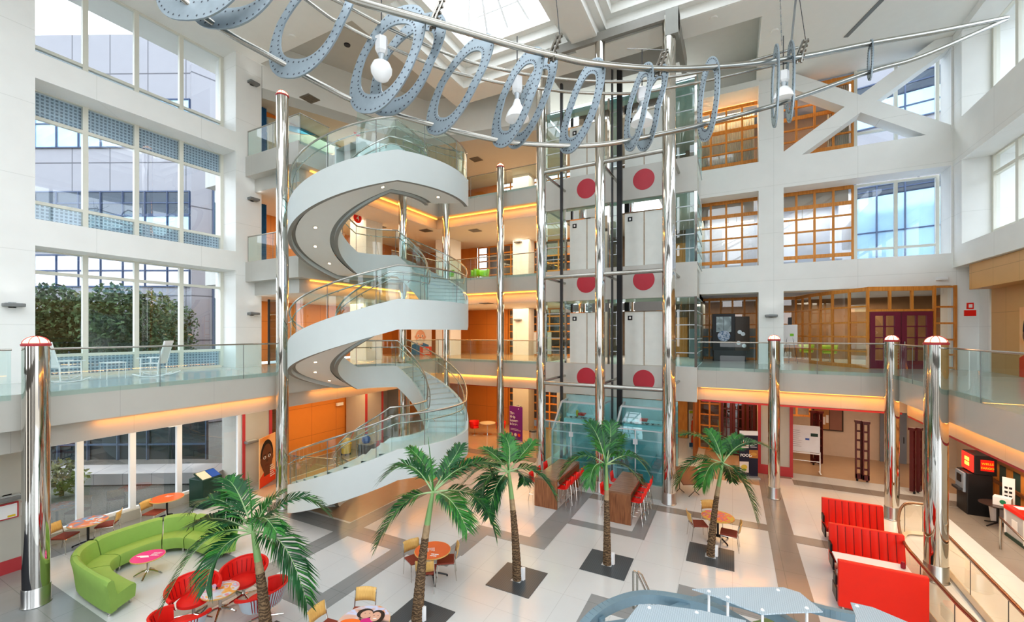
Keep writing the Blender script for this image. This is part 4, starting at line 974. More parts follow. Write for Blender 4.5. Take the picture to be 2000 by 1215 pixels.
# --- red lounge chairs (back towards +x)
REDSL = mat('bright red slatted shell', (.80,.02,.012), .45)
def lounge(loc, ang, label):
    t = thing('lounge_chair', label, 'lounge chair', loc, ang, 'red slatted swivel lounge chairs', 'thing')
    R_ = .45
    def rim(a): return .80-.16*(abs(a)/2.1)**2
    NA = 36; AA = [-2.1+4.2*k/NA for k in range(NA+1)]
    for nm, r0, mm, mi in (('inner_shell', R_, REDSL, 0), ('outer_shell', R_+.035, mat('pale blue grey shell', (.50,.57,.63), .45), 0)):
        m = MB()
        for k in range(NA):
            a, b = AA[k], AA[k+1]; gap = .35 if (abs(a) < 1.35) else 0.0; b2 = b-(b-a)*gap
            if nm == 'inner_shell': b2 = b
            z0 = .40; f = lambda q, z: Vector((math.cos(q)*(r0*(.80+.28*(z-.4)/.4)), math.sin(q)*(r0*(.86+.22*(z-.4)/.4)), z))
            m.sheet([[f(a, z0+(rim(a)-z0)*j/3) for j in range(4)], [f(b2, z0+(rim(b2)-z0)*j/3) for j in range(4)]])
        m.build(nm, mm, t, smooth=True)
    m = MB()
    for k in range(2, NA-1, 2):
        a = AA[k]
        if abs(a) < 1.35: m.tube([(math.cos(a)*R_*(.785+.28*u/.4), math.sin(a)*R_*(.845+.22*u/.4), .4+u) for u in (.06,.2,.33)], .007, 5)
    m.build('slats', mat('dark red slat shadow', (.35,.01,.01), .5), t)
    MB().tube([(math.cos(a)*R_*1.11*(1.0+.0*a), math.sin(a)*R_*1.1, rim(a)+.005) for a in AA], [.022+.022*(abs(a)/2.1)**2 for a in AA], 8).build('arm_rim', RED, t, smooth=True)
    MB().lathe([(.26,.36),(.31,.39),(.31,.45),(.27,.485),(.05,.50)], (-.03,0,0), 28).build('seat_cushion', RED, t, smooth=True)
    MB().cyl((0,0,.06),(0,0,.37),.03,seg=12).build('pedestal', CHROME, t)
    for k in range(4):
        a = PI/4+PI/2*k; MB().tube([(0,0,.1),(math.cos(a)*.42,math.sin(a)*.42,.018)], [.03,.015], 8).build('foot', CHROME, t, smooth=True)
for p, a, lab in [((476,1132),100,'red lounge chair with its open front to the viewer, behind the swirl print table'),((378,1168),135,'red lounge chair under the drooping palm frond left of the swirl print table'),((512,1172),345,'red lounge chair seen from behind the leftmost palm trunk'),((352,1222),262,'red lounge chair seen from its grey back at the bottom edge')]:
    lounge(tuple(at(p[0], p[1], .45).xy)+(0,), cam_ang(a), lab)
# --- curved green sofa
so = thing('curved_sofa', 'curved lime green sectional sofa in five segments by the left windows', 'sofa', (-13.6, 5.8, 0), 0, None, 'thing')
def sp_(t, u):
    c, s = math.cos(t), math.sin(t); a, b = 2.12-u, 1.56-u*.88
    return Vector((-13.2+a*math.copysign(abs(c)**.66, c), 5.72+b*math.copysign(abs(s)**.66, s), 0))
bd = [math.radians(v) for v in (82, 120, 158, 202, 240, 288)]
back_pf = [(.10,.10),(.05,.55),(.0,.79),(.04,.86),(.12,.87),(.18,.82),(.26,.44),(.26,.10)]
seat_pf = [(.24,.12),(.24,.42),(.30,.45),(.62,.46),(.74,.44),(.77,.38),(.74,.13)]
for i in range(5):
    t0, t1 = bd[i]+.012, bd[i+1]-.012
    for nm, pf in (('backrest', back_pf), ('seat', seat_pf)):
        m = MB(); n = 12; k = len(pf); vs = []
        for j in range(n+1):
            t = t0+(t1-t0)*j/n; sh = .0
            for u, z in pf: q = sp_(t, u); vs.append((q.x, q.y, z-( .03 if (j in (0, n) and z > .7) else 0)))
        m.v += [Vector(v) for v in vs]
        for j in range(n):
            for q in range(k): m.f.append([j*k+q, j*k+(q+1) % k, (j+1)*k+(q+1) % k, (j+1)*k+q]); m.m.append(0)
        m.f += [list(range(k-1,-1,-1)), [n*k+q for q in range(k)]]; m.m += [0, 0]
        m.build(nm, GREEN, so, True, True)
    for tt in (t0+.06, t1-.06):
        for u in (.14, .66): q = sp_(tt, u); MB().cyl((q.x,q.y,0),(q.x,q.y,.12),.03,seg=10).build('leg', CHROME, so, True)
# --- high walnut counters and red stools
def counter(x0, x1, y0, y1, label):
    t = thing('high_counter', label, 'high table', ((x0+x1)/2, (y0+y1)/2, 0), 0, None, 'thing')
    MB().box(x0,y0,.98,x1,y1,1.05).build('worktop', wood_mat('walnut worktop', (.22,.10,.05), (.36,.19,.11), 2, .18, False), t, True)
    MB().box(x0,y0,0,x1,y0+.07,.98).build('end_panel', WALNUT, t, True); MB().box(x0,y1-.07,0,x1,y1,.98).build('end_panel', WALNUT, t, True)
counter(-3.74,-2.98,14.25,16.45,'walnut waterfall counter with red stools in front of the middle steel column')
counter(-6.48,-5.6,14.3,16.85,'walnut waterfall counter with red stools left of the middle steel column')
def stool(loc, ang, label):
    t = thing('bar_stool', label, 'bar stool', loc, ang, 'red bar stools at the walnut counters', 'thing')
    m = MB(); pf = [(-.19,.755),(-.1,.74),(.08,.735),(.16,.76),(.20,.86),(.225,1.05)]; rows = []
    for j in range(9):
        y = -.2+.4*j/8; b = .03*(2*j/8-1)**2; rows.append([Vector((u-b*1.4*(z > .8), y*(1 if z < .9 else .86), z+b)) for u, z in pf])
    m.sheet(rows); o = m.build('seat_shell', REDP, t, smooth=True); s = o.modifiers.new('thickness','SOLIDIFY'); s.thickness = .02
    for sx, sy in ((-1,-1),(-1,1),(1,-1),(1,1)): MB().tube([(sx*.12,sy*.12,.73),(sx*.21,sy*.21,0)], .009, 6).build('leg', CHROME, t)
    MB().tube([(-.18,-.18,.28),(.18,-.18,.28),(.18,.18,.28),(-.18,.18,.28)], .008, 6, closed=True).build('foot_ring', CHROME, t)
side = [('nearest','second','farthest'), ('nearest','second','third','farthest')]
for cx_, nm in ((-3.36,'right'),(-6.04,'left')):
    w_ = .38 if nm == 'right' else .44
    for k, y in enumerate((14.75,15.45,16.15)): stool((cx_-w_-.16,y,0), PI, '%s red bar stool on the left side of the %s walnut counter' % (side[0][k], nm))
    for k, y in enumerate((14.55,15.1,15.65,16.2)): stool((cx_+w_+.16,y,0), 0, '%s red bar stool on the right side of the %s walnut counter' % (side[1][k], nm))
# --- booths
def booth(x0, x1, y, fy, label, tuft=True, zt=1.15):
    t = thing('booth_bench', label, 'booth bench', ((x0+x1)/2, y, 0), 0, None, 'thing')
    m = MB(); n = 9; w_ = (x1-x0)/n
    if tuft:
        for k in range(n):
            a = x0+k*w_; rows = []
            for j in range(7):
                u = a+w_*j/6; bl = .016*math.sin(PI*j/6)**.5; rows.append([Vector((u, y+fy*(.06+bl+(.12*(1-(z-.4)/.75))), z)) for z in (.4,.8,zt-.02,zt)])
            m.sheet(rows)
            if k: m.sheet([[Vector((a+dx, y+fy*(.064+(.12*(1-(z-.4)/.75))), z)) for z in (.4,.8,zt-.02)] for dx in (-.012,.012)], 1)
        m.build('channel_upholstery', [REDB, mat('dark red seam', (.22,.006,.004), .5)], t, True, True)
    m = MB(); m.prism([(x0,y-.06),(x1,y-.06),(x1,y+.06),(x0,y+.06)], .1, zt); m.build('back_panel', REDB, t, True, bevel=.015)
    m = MB(); m.box(x0+.03,y+fy*.08,.38,x1-.03,y+fy*.58,.47); m.build('seat', REDB, t, True, bevel=.03)
    m = MB(); m.box(x0-.01,y+fy*.1,.12,x0+.03,y+fy*.56,.40); m.build('side_panel', BLACK, t, True); m = MB(); m.box(x1-.03,y+fy*.1,.12,x1+.01,y+fy*.56,.40); m.build('side_panel', BLACK, t, True)
    m = MB(); m.box(x0-.03,y+fy*.1,.5,x0+.02,y+fy*.38,.72); m.build('black_armrest', BLACK, t, True, bevel=.02)
    for x in (x0+.1, x1-.1):
        for q in (0, .5): MB().cyl((x,y+fy*q,0),(x,y+fy*q,.14),.025,seg=8).build('leg', CHROME, t, True)
booth(2.52,4.02,16.5,-1,'farthest of the three red booth benches, with vertical tufting')
booth(2.36,3.93,14.4,-1,'middle red booth bench with vertical tufting')
booth(2.16,3.72,12.15,1,'nearest red booth bench showing its plain red back', False)
t = thing('booth_table', 'long white table between the nearest two red booth benches', 'table', (3.05,13.2,0), 0, None, 'thing')
MB().box(2.28,12.78,.70,3.75,13.55,.74).build('tabletop', WHITEP, t, True, bevel=.02); MB().cyl((3.05,13.2,.03),(3.05,13.2,.7),.05,seg=12).build('pedestal', CHROME, t, True); MB().box(2.7,12.95,0,3.4,13.45,.03).build('base_plate', CHROME, t, True)
p = at(1795,1115,.74); o = MB().lathe([(.02,0),(.05,.02),(.05,.1),(.03,.16)], (3.62,13.3,.74), 12).build('condiment_bottle', [mat('dark red plastic', (.3,.01,.03), .3)]); tag(o, 'small dark red bottle at the right end of the white booth table', 'bottle', None, 'thing')
# --- brown folding table standing on edge
t = thing('folding_table', 'brown folding table tilted upright beside the right lift column', 'folding table', (-1.55,18.1,0), 0, None, 'thing')
m = MB(); m.beam((-1.1,18.4,.72),(-1.9,17.75,.78),.9,.04, up=(.3,-.5,1)); m.build('tabletop', mat('brown laminate', (.16,.07,.045), .35), t, True)
for dx in (-.3, .25):
    m = MB(); m.tube([(-1.55+dx,18.05,.72),(-1.55+dx,18.0,.2),(-1.75+dx,17.8,.0)], .015, 6); m.tube([(-1.55+dx,18.0,.2),(-1.4+dx,18.2,.0)], .015, 6); m.build('folding_leg', DARK, t, True)
# --- white rocking chairs on the left gallery (back towards +x)
def rocker(loc, ang, label):
    t = thing('rocking_chair', label, 'rocking chair', loc, ang, 'white rocking chairs on the gallery', 'thing')
    for y in (-.27,.27):
        MB().tube([(-.50,y,.10),(-.25,y,.03),(.05,y,.015),(.35,y,.05),(.62,y,.15)], .022, 8).build('rocker', WHITEP, t, smooth=True)
        MB().tube([(-.28,y,.03),(-.27,y,.62)], .022, 8).build('front_leg', WHITEP, t, smooth=True); MB().tube([(.20,y*.9,.03),(.22,y*.9,.45),(.40,y*.88,1.18)], .022, 8).build('back_post', WHITEP, t, smooth=True)
        MB().box(-.36,y-.045,.62,.27,y+.045,.645).build('arm', WHITEP, t)
        for z in (.18,.3): MB().cyl((-.27,y,z),(.21,y*.9,z),.012,seg=6).build('side_rung', WHITEP, t)
    for z in (.2,.32): MB().cyl((-.28,-.27,z),(-.28,.27,z),.012,seg=6).build('front_rung', WHITEP, t)
    m = MB()
    for k in range(8): m.box(-.30+.065*k,-.26,.43,-.245+.065*k,.26,.455)
    m.build('seat', WHITEP, t); m = MB(); m.beam((.235,0,.5),(.395,0,1.12),.40,.015, up=(1,0,0)); m.build('woven_back', WHITEP, t)
    for u in (.0,1.0): q = Vector((.23,0,.5)).lerp(Vector((.40,0,1.16)), u); MB().box(q.x-.02,-.25,q.z-.04,q.x+.02,.25,q.z+.04).build('back_rail', WHITEP, t)
rocker((-17.2,7.15,F2+.006), cam_ang(12), 'white rocking chair standing side on before the third window bay'); rocker((-17.55,5.05,F2+.006), cam_ang(255), 'white rocking chair half hidden behind the left domed column')
# side table between rockers
t = thing('side_table', 'slim white metal side table between the rocking chairs', 'side table', (-17.6,6.2,F2+.005), 0, None, 'thing')
MB().box(-.25,-.25,.5,.25,.25,.53).build('tabletop', WHITEP, t)
for sx in (-.23,.23):
    for sy in (-.23,.23): MB().cyl((sx,sy,0),(sx,sy,.5),.01,seg=6).build('leg', WHITEP, t)
# --- lobby tables far back
def tub(loc, ang, label, m_, grp):
    t = thing('tub_chair', label, 'chair', loc, ang, grp, 'thing')
    m = MB(); m.sheet([[Vector((math.cos(a)*(.27+.06*j/3), math.sin(a)*(.27+.06*j/3), .42+.42*j/3)) for j in range(4)] for a in [-1.9+3.8*k/14 for k in range(15)]]); o = m.build('back_shell', m_, t, smooth=True); s = o.modifiers.new('thickness','SOLIDIFY'); s.thickness = .03
    MB().lathe([(.22,.40),(.27,.42),(.25,.47)], seg=18).build('seat', m_, t, smooth=True); MB().cyl((0,0,.03),(0,0,.41),.02,seg=8).build('pedestal', CHROME, t); MB().lathe([(.22,0),(.22,.02),(.03,.04)], seg=18).build('base', CHROME, t)
tt = thing('lobby_table', 'small round pale table in the ground floor lobby left of the purple banner', 'table', (-13.6,22.9,0), 0, None, 'thing')
MB().lathe([(.5,.72),(.5,.75)], seg=28).build('tabletop', mat('pale tan top', (.72,.60,.42), .3), tt); MB().cyl((0,0,.02),(0,0,.72),.03,seg=10).build('pedestal', CHROME, tt); MB().lathe([(.28,0),(.28,.02)], seg=20).build('base', CHROME, tt)
tub((-14.35,22.6,0), PI, 'red tub chair left of the pale lobby table', RED, 'red tub chairs in the lobby'); tub((-12.85,23.2,0), 0, 'red tub chair right of the pale lobby table', RED, 'red tub chairs in the lobby')
LIME = mat('lime plastic', (.25,.62,.02), .4)
for i, (x, a) in enumerate(((878,150),(925,20),(945,60))):
    q = at(x, 545, F3+.02); stt = onD(x, 545, 26); tub((stt.x, stt.y, F3+.006), cam_ang(a), ['lime green chair at the stair end of the third floor gallery','lime green chair left of the copper domed column on the third floor','lime green chair behind the copper domed column on the third floor'][i], LIME, 'lime green chairs on the third floor')
for i, x in enumerate((1575,1620)):
    stt = onD(x, 700, 21.6 if i else 22.8); tub((stt.x, stt.y, F2+.006), cam_ang(60), ['lime chair behind the curved orange lattice, left one','lime chair behind the curved orange lattice, right one'][i], mat('yellow green plastic', (.5,.65,.05), .4), 'lime chairs behind the curved lattice')
# ================================================================ PALMS
def frond(name, palm, p0, p1, p2, p3, wl, mt, n=30, seed=0, droop=.5):
    rn = random.Random(seed); m = MB(); st = MB()
    def bz(t): u = 1-t; return p0*u**3+p1*3*u*u*t+p2*3*u*t*t+p3*t**3
    N_ = 16; pts = [bz(k/N_) for k in range(N_+1)]
    MB().tube(pts, [.022*(1-.85*k/N_) for k in range(N_+1)], 6).build(name+'_stalk' if False else 'rachis', STALK, palm, True, True)
    for i in range(n):
        t = .16+.84*(i+.5)/n; t = min(1, t+.012*(rn.random()-.5)); p = bz(t); tg = (bz(min(1, t+.02))-bz(t-.02)).normalized()
        sd = tg.cross(Vector((0, 0, 1)))
        if sd.length < .15: sd = tg.cross(Vector((.3, 1, 0)))
        sd.normalize(); up = sd.cross(tg).normalized()
        L_ = wl*(.55+.75*math.sin(PI*min(1, .12+.80*t)))*(1 if t < .85 else 1-(t-.85)*2.2)
        for sg in (-1, 1):
            q = L_*(.85+.3*rn.random()); fw = .55+.5*t+.15*rn.random()
            d = (sd*sg*(1-.25*t)+tg*fw+up*(.22+.2*rn.random())).normalized()
            a = p; b = p+d*q*.5+Vector((0,0,-.05*q*droop)); c = p+d*q*.98+Vector((0,0,-q*(.40+.45*rn.random())*droop))
            wv = d.cross(up).normalized(); w_ = .016+.007*rn.random()
            nrm = (up*.35*w_)
            m._add([a-wv*w_*.45, a+wv*w_*.45, b+wv*w_-nrm*.6, b-wv*w_-nrm*.6, c], [(0,1,2,3),(3,2,4)], rn.choice((0,0,0,1)))
    return m.build(name, [mt, LEAFB if mt is LEAF else LEAF], palm, True)
def palm(label, base, crown, d, fr, r0=.105, gr=True, neck=.42, seed=1):
    b = Vector((base[0], base[1], 0)); c = onD(crown[0], crown[1], d)
    t = thing('palm_tree', label, 'palm tree', tuple(b), 0, 'indoor palm trees', 'thing')
    hgt = c.z; dirv = c-b
    bend = Vector((dirv.x*.25, dirv.y*.25, 0))
    def tp(s): return b+dirv*s-bend*math.sin(PI*s)*.6
    s1 = .64; ks = [k/30*s1 for k in range(31)]
    MB().tube([tp(s) for s in ks], [r0*(1.15-.5*s/s1+(.07 if i % 2 else 0)) for i, s in enumerate(ks)], 12).build('trunk', BARK, t, True, True)
    ks = [s1+(.74-s1)*k/6 for k in range(7)]
    MB().tube([tp(s) for s in ks], [r0*(.68-.08*k/6) for k in range(7)], 12).build('old_leaf_base', BARKP, t, True, True)
    ks = [.73+.27*k/8 for k in range(9)]
    MB().tube([tp(s) for s in ks], [r0*(.60-.28*(k/8)**1.5) for k in range(9)], 12).build('crown_shaft', SHAFT, t, True, True)
    for i, (mx, my, tx, ty, dm, dt, wl, br) in enumerate(fr):
        m_, e_ = onD(mx, my, d+dm), onD(tx, ty, d+dt)
        p1 = c.lerp(m_, .62)+Vector((0,0,.05)); p2 = m_+(m_-c)*.22
        frond('frond', t, c-dirv.normalized()*.04, p1, m_+(m_-c)*.12, e_, wl*1.08, LEAFB if br else LEAF, 42, seed*50+i)
    sp0 = onD(crown[0]-10, crown[1]-115*8.6/d*1.0, d); MB().tube([c, c.lerp(sp0, .5)+Vector((.01,0,0)), sp0], [.02,.014,.003], 6).build('spear_leaf', LEAFB, t, True)
    if gr:
        g = MB(); x, y = b.x, b.y; h = .6; q = .14
        for a in ((x-h,y-h,x-q,y+h),(x+q,y-h,x+h,y+h),(x-q,y-h,x+q,y-q),(x-q,y+q,x+q,y+h)): g.box(a[0],a[1],0,a[2],a[3],.012)
        o = g.build('tree_grate', [GRATE, DARK]); o['kind'] = 'thing'
        tag(o, label.replace('palm tree', 'square floor grate under the palm tree'), 'tree grate', 'square tree grates')
        w_ = Vector((CS,SN,0)); m = MB(); m.prism([(b.x+w_.x*.13-.03,b.y+w_.y*.13-.07),(b.x+w_.x*.2,b.y+w_.y*.2-.1),(b.x+w_.x*.2+.02,b.y+w_.y*.2-.03),(b.x+w_.x*.13,b.y+w_.y*.13-.0)], .013, .33)
        tag(m.build('uplight_box', WHITEP), ['white uplight at the foot of the palm nearest the red lounge chairs','white uplight at the foot of the palm by the middle orange table','white uplight at the foot of the palm before the left walnut counter','white uplight at the foot of the palm before the right walnut counter','white uplight at the foot of the rightmost palm'][seed-1], 'uplight', 'white uplight boxes', 'thing')
        return t
    return t
# fronds: mid px, tip px, depth offsets, leaflet length, bright
palm('leaning palm tree nearest the red lounge chairs', (-8.35,5.35), (494,1036), 8.6, [
    (400,1030,318,1185,-.1,-.5,.44,0),(430,960,372,1000,.3,.3,.42,0),(462,950,440,935,.5,.7,.38,0),(575,955,640,1000,.4,.6,.36,0),(556,1045,600,1180,-.4,-.6,.42,0),
    (420,1005,372,1030,.2,.2,.40,0),(512,1000,540,1040,-.5,-.8,.36,1),(425,1065,402,1150,-.4,-.7,.40,0),(520,985,555,960,.2,.3,.3,1)], .115, True, seed=1)
palm('leaning palm tree standing before the orange topped cafe table', (-6.2,7.4), (846,958), 9.4, [
    (800,892,745,940,.2,.2,.42,0),(905,902,985,905,.3,.7,.42,0),(785,975,735,1068,-.2,-.4,.42,0),(885,975,912,1035,-.4,-.7,.38,1),(930,955,968,1040,.2,.1,.42,0),(885,900,900,870,.6,.9,.34,0),(935,890,960,925,.4,.6,.40,0),(830,905,800,875,.6,.8,.32,1)], .115, True, seed=2)
palm('palm tree standing in front of the left walnut counter', (-4.93,9.81), (993,918), 10.9, [
    (945,925,940,990,-.2,-.4,.38,0),(1045,910,1082,965,.1,.0,.40,0),(998,875,985,850,.5,.8,.36,1),(1028,880,1040,862,.6,.9,.38,1),(945,905,905,945,.3,.5,.38,0),(1025,925,1022,945,.4,.6,.32,0),(968,890,945,875,.6,.9,.34,1),(965,950,955,1010,-.5,-.7,.36,0)], .105, True, seed=3)
palm('palm tree standing in front of the right walnut counter', (-3.06,11.6), (1184,905), 11.6, [
    (1135,880,1095,930,.1,.1,.40,0),(1238,878,1272,935,.1,.1,.40,0),(1168,850,1150,825,.4,.7,.42,0),(1195,850,1190,826,.5,.8,.38,0),(1158,905,1152,948,-.4,-.6,.30,1),(1225,905,1255,945,.4,.6,.34,0),(1200,870,1215,850,.6,.8,.34,1)], .10, True, seed=4)
palm('rightmost palm tree, beside the food picture table', (-.55,13.38), (1412,902), 12.2, [
    (1375,852,1332,848,.2,.2,.42,1),(1452,855,1508,878,.2,.3,.42,0),(1355,888,1322,945,.2,.2,.40,0),(1385,905,1372,950,-.4,-.5,.38,1),(1450,925,1478,1018,-.3,-.5,.44,0),(1425,870,1440,850,.6,.8,.36,1),(1398,860,1385,840,.5,.8,.32,1),(1425,915,1430,940,.4,.6,.3,0)], .095, True, seed=5)
# ================================================================ POSTERS, SIGNS, PORTRAITS
def face(t, O, X, U, w, h, skin, hair, beard=None, shirt=None, ox=.5, oy=.6, s=.36):
    X = Vector(X).normalized(); U = Vector(U).normalized(); Nn = X.cross(U)
    def q(u, v, k): return Vector(O)+X*(u*w)+U*(v*h)+Nn*(.004+.0015*k)
    def el(nm, u, v, a, b, m_, k, arc=None):
        m = MB()
        m._add([q(u, v, k)+X*(a*w*math.cos(2*PI*i/26))+U*(b*w*math.sin(2*PI*i/26)) for i in range(26)], [tuple(range(26))]); m.build(nm, m_, t, True)
    if shirt:
        m = MB(); m._add([q(max(0,ox-s*1.5),0,1), q(min(1,ox+s*1.5),0,1), q(min(1,ox+s*1.35),oy-s*w/h*1.35,1), q(ox+s*.4,oy-s*w/h*1.0,1), q(ox-s*.4,oy-s*w/h*1.0,1), q(max(0,ox-s*1.35),oy-s*w/h*1.35,1)], [tuple(range(6))]); m.build('portrait_shirt', shirt, t, True)
    v0 = oy
    m = MB(); m._add([q(ox-s*.42,v0-s*w/h*1.35,2), q(ox+s*.42,v0-s*w/h*1.35,2), q(ox+s*.45,v0,2), q(ox-s*.45,v0,2)], [(0,1,2,3)]); m.build('portrait_neck', skin, t, True)
    el('portrait_hair', ox, v0+s*.18*w/h, s*.92, s*1.2, hair, 3)
    el('portrait_head', ox+.02*s, v0-s*.06*w/h, s*.80, s*1.12, skin, 4)
    for sx in (-1, 1):
        el('portrait_ear', ox+sx*s*.82, v0-s*.08*w/h, s*.11, s*.22, skin, 3.5)
        el('portrait_eye', ox+sx*s*.34, v0+s*.08*w/h, s*.2, s*.12, WHITEP, 5); el('portrait_iris', ox+sx*s*.34, v0+s*.08*w/h, s*.085, s*.1, BLACK, 6)
        el('portrait_brow', ox+sx*s*.35, v0+s*.27*w/h, s*.2, s*.045, hair, 5)
    dk = mat('portrait shade', [c*.55 for c in skin_c[skin.name]], .5)
    el('portrait_nose', ox, v0-s*.2*w/h, s*.15, s*.12, dk, 5); 
    if beard: el('portrait_beard', ox, v0-s*.72*w/h, s*.55, s*.48, beard, 4.5)
    el('portrait_mouth', ox, v0-s*.55*w/h, s*.30, s*.07, mat('portrait lips', [c*.6+.05*(i == 0) for i, c in enumerate(skin_c[skin.name])], .5), 6)
skin_c = {}
def skinm(n, c): skin_c[n] = c; m = mat(n, c, .5, var=.15, scale=4); skin_c[m.name] = c; return m
SKD = skinm('portrait dark skin', (.16,.06,.03)); SKL = skinm('portrait light skin', (.68,.38,.27)); HB = mat('portrait black hair', (.012,.008,.008), .6); HW = mat('portrait white hair', (.75,.73,.70), .6)
OBG = patch_mat('orange photo ground', [(.85,.35,.10),(.90,.55,.28),(.85,.30,.08)], .7); ORR = mat('red orange shirt', (.80,.07,.015), .5); BLS = mat('denim shirt', (.04,.16,.36), .6); WBG = mat('pale photo ground', (.80,.74,.70), .5)
def poster(name, label, a, b, z0, z1, bg, cat_='poster'):
    """a,b ground points, left and right as seen"""
    A = Vector((a[0],a[1],z0)); B = Vector((b[0],b[1],z0)); X = (B-A); W_ = X.length; X.normalize(); U = Vector((0,0,1)); Nn = X.cross(U)
    t = thing(name, label, cat_, ((a[0]+b[0])/2, (a[1]+b[1])/2, z0), 0, None, 'thing')
    m = MB(); th = Nn*.03; p = [A, B, B+U*(z1-z0), A+U*(z1-z0)]
    m._add(p+[v-th for v in p], [(0,1,2,3),(7,6,5,4),(0,4,5,1),(1,5,6,2),(2,6,7,3),(3,7,4,0)]); m.build('board', bg, t, True)
    return t, A, X, U, W_
def lines(t, A, X, U, W, H, rows, m_=WHITEP, nm='printed_lines'):
    Nn = X.cross(U); m = MB()
    for (u0, u1, v0, v1) in rows: m.quad(*[A+X*(W*u)+U*(H*v)+Nn*.012 for u, v in ((u0,v0),(u1,v0),(u1,v1),(u0,v1))])
    m.build(nm, m_, t, True)
pa = at(507,957,0); pb = at(538,936,0)
t, A, X, U, W = poster('portrait_poster', 'tall orange poster of a young man on the ground floor left of the spiral stair', pa, pb, .03, 2.05, OBG)
face(t, A, X, U, W, 2.0, SKD, HB, None, ORR, .44, .56, .43)
lines(t, A, X, U, W, 2.0, [(.62,.95-.06*(k%3),.12+.045*k,.14+.045*k) for k in range(6)])
pa = onD(803,693,28); pb = onD(843,691,28)
t, A, X, U, W = poster('portrait_poster', 'portrait poster of a white bearded old man on the second floor behind the stair', pa, pb, F2+.01, F2+1.85, WBG)
face(t, A, X, U, W, 1.84, SKL, HW, HW, BLS, .45, .66, .30)
lines(t, A, X, U, W, 1.84, [(.42,1,.0,.30)], ORR, 'orange_panel'); lines(t, A+X.cross(U)*.004, X, U, W, 1.84, [(.58,.92-.05*(k%2),.05+.05*k,.075+.05*k) for k in range(4)])
pa = (8.35,20.0); pb = (8.3,18.4)
t, A, X, U, W = poster('portrait_poster', 'large portrait poster of a young man against the wood wall at the right edge', pa, pb, F2+.03, F2+2.3, OBG)
face(t, A, X, U, W, 2.25, SKD, HB, None, ORR, .46, .62, .36)
lines(t, A, X, U, W, 2.25, [(.6,.92-.05*(k%2),.08+.05*k,.105+.05*k) for k in range(6)])
def banner(label, a, b, h, bgm, z0=.05):
    t, A, X, U, W = poster('banner_stand', label, a, b, z0, h, bgm, 'banner stand')
    m = MB(); q0 = A-U*z0+X.cross(U)*.12; m.beam(q0+U*.03, q0+X*W+U*.03, .3, .06); m.build('stand_base', ALU, t, True)
    return t, A, X, U, W
PURP = mat('purple banner', (.20,.025,.26), .5)
pa = onD(995,858,25.2); pb = onD(1020,862,24.6)
t, A, X, U, W = banner('purple banner reading The Help Lounge is here in the ground floor lobby', (pa.x,pa.y), (pb.x,pb.y), 2.05, PURP)
for k, s_ in enumerate(('The', 'Help', 'Lounge', 'is here')): text('lettering', s_, .205, A+X*.05+U*(1.52-.21*k)+X.cross(U)*.01, X, U, WHITEP, t, bold=.006)
lines(t, A, X, U, W, 2.0, [(.1,.9,.30,.31),(.1,.7,.335,.345)])
for k in range(3): MB().disc(A+X*(W*(.2+.28*k))+U*.35+X.cross(U)*.012, X*.1, U*.1, 18).build('round_picture', [SKL, WBG, ORR][k], t, True)
MB().disc(A+X*(W*.72)+U*1.88+X.cross(U)*.012, X*.035, U*.035, 14).build('emblem', WHITEP, t, True)
pa = (.28,21.3); pb = (1.0,21.55)
t, A, X, U, W = banner('dark blue banner with food pictures reading FOOD beside the red trimmed pier', pa, pb, 2.05, mat('navy banner', (.012,.016,.045), .4))
lines(t, A, X, U, W, 2.0, [(.0,.5,.62,.80)], WBG, 'picture_panel'); lines(t, A, X, U, W, 2.0, [(.0,.5,.08,.32)], WBG, 'picture_panel'); lines(t, A, X, U, W, 2.0, [(.52,1,.40,.58)], mat('burger picture', (.45,.20,.05), .5), 'picture_panel'); lines(t, A, X, U, W, 2.0, [(0,1,.90,1.0)], WHITEP, 'top_strip')
for (u, v, a_, b_, c_) in ((.25,.71,.12,.1,(.6,.03,.04)),(.25,.2,.13,.11,(.75,.60,.10)),(.76,.49,.13,.07,(.62,.33,.08)),(.25,.14,.1,.05,(.15,.35,.05))):
    MB().disc(A+X*(W*u)+U*(2*v)+X.cross(U)*.018, X*a_, U*b_, 18).build('food_picture', mat('food colour', c_, .5), t, True)
text('lettering', 'FOOD', .17, A+X*.03+U*.86+X.cross(U)*.012, X, U, WHITEP, t, bold=.006)
lines(t, A, X, U, W, 2.0, [(.56,.94-.1*(k%2),.64+.03*k,.65+.03*k) for k in range(5)])
pa = onD(1346,868,23.5); pb = onD(1365,868,23.5)
t, A, X, U, W = banner('white banner of a person in an orange shirt before the dark doors', (pa.x,pa.y), (pb.x,pb.y), 2.1, mat('white banner', (.75,.76,.74), .5))
face(t, A, X, U, W, 2.05, skinm('portrait tan skin', (.45,.22,.12)), HB, None, mat('orange red shirt', (.85,.10,.02), .5), .5, .78, .2)
lines(t, A, X, U, W, 2.0, [(.18,.82,.36,.62)], mat('orange shirt front', (.85,.13,.02), .5), 'shirt_front'); lines(t, A, X, U, W, 2.0, [(0,1,0,.12)], BLS, 'blue_strip'); lines(t, A, X, U, W, 2.0, [(0,1,.93,1)], mat('leaf green strip', (.45,.6,.05), .5), 'green_strip')
# framed notice on the ground floor pier, left edge
p0 = onX(0,1018,-16.97); p1 = onX(36,978,-16.97)
t = thing('framed_notice', 'white framed notice on the ground floor pier at the left edge', 'notice board', (-16.97,p0.y,p0.z), 0, None, 'thing')
MB().box(-16.99,p0.y-.5,p0.z,-16.95,p1.y,p1.z).build('frame', REDTRIM, t, True); MB().box(-16.96,p0.y-.47,p0.z+.03,-16.94,p1.y-.03,p1.z-.04).build('paper', WHITEP, t, True); MB().box(-16.945,p1.y-.2,p0.z+.05,-16.935,p1.y-.06,p0.z+.1).build('gold_print', MUST, t, True)
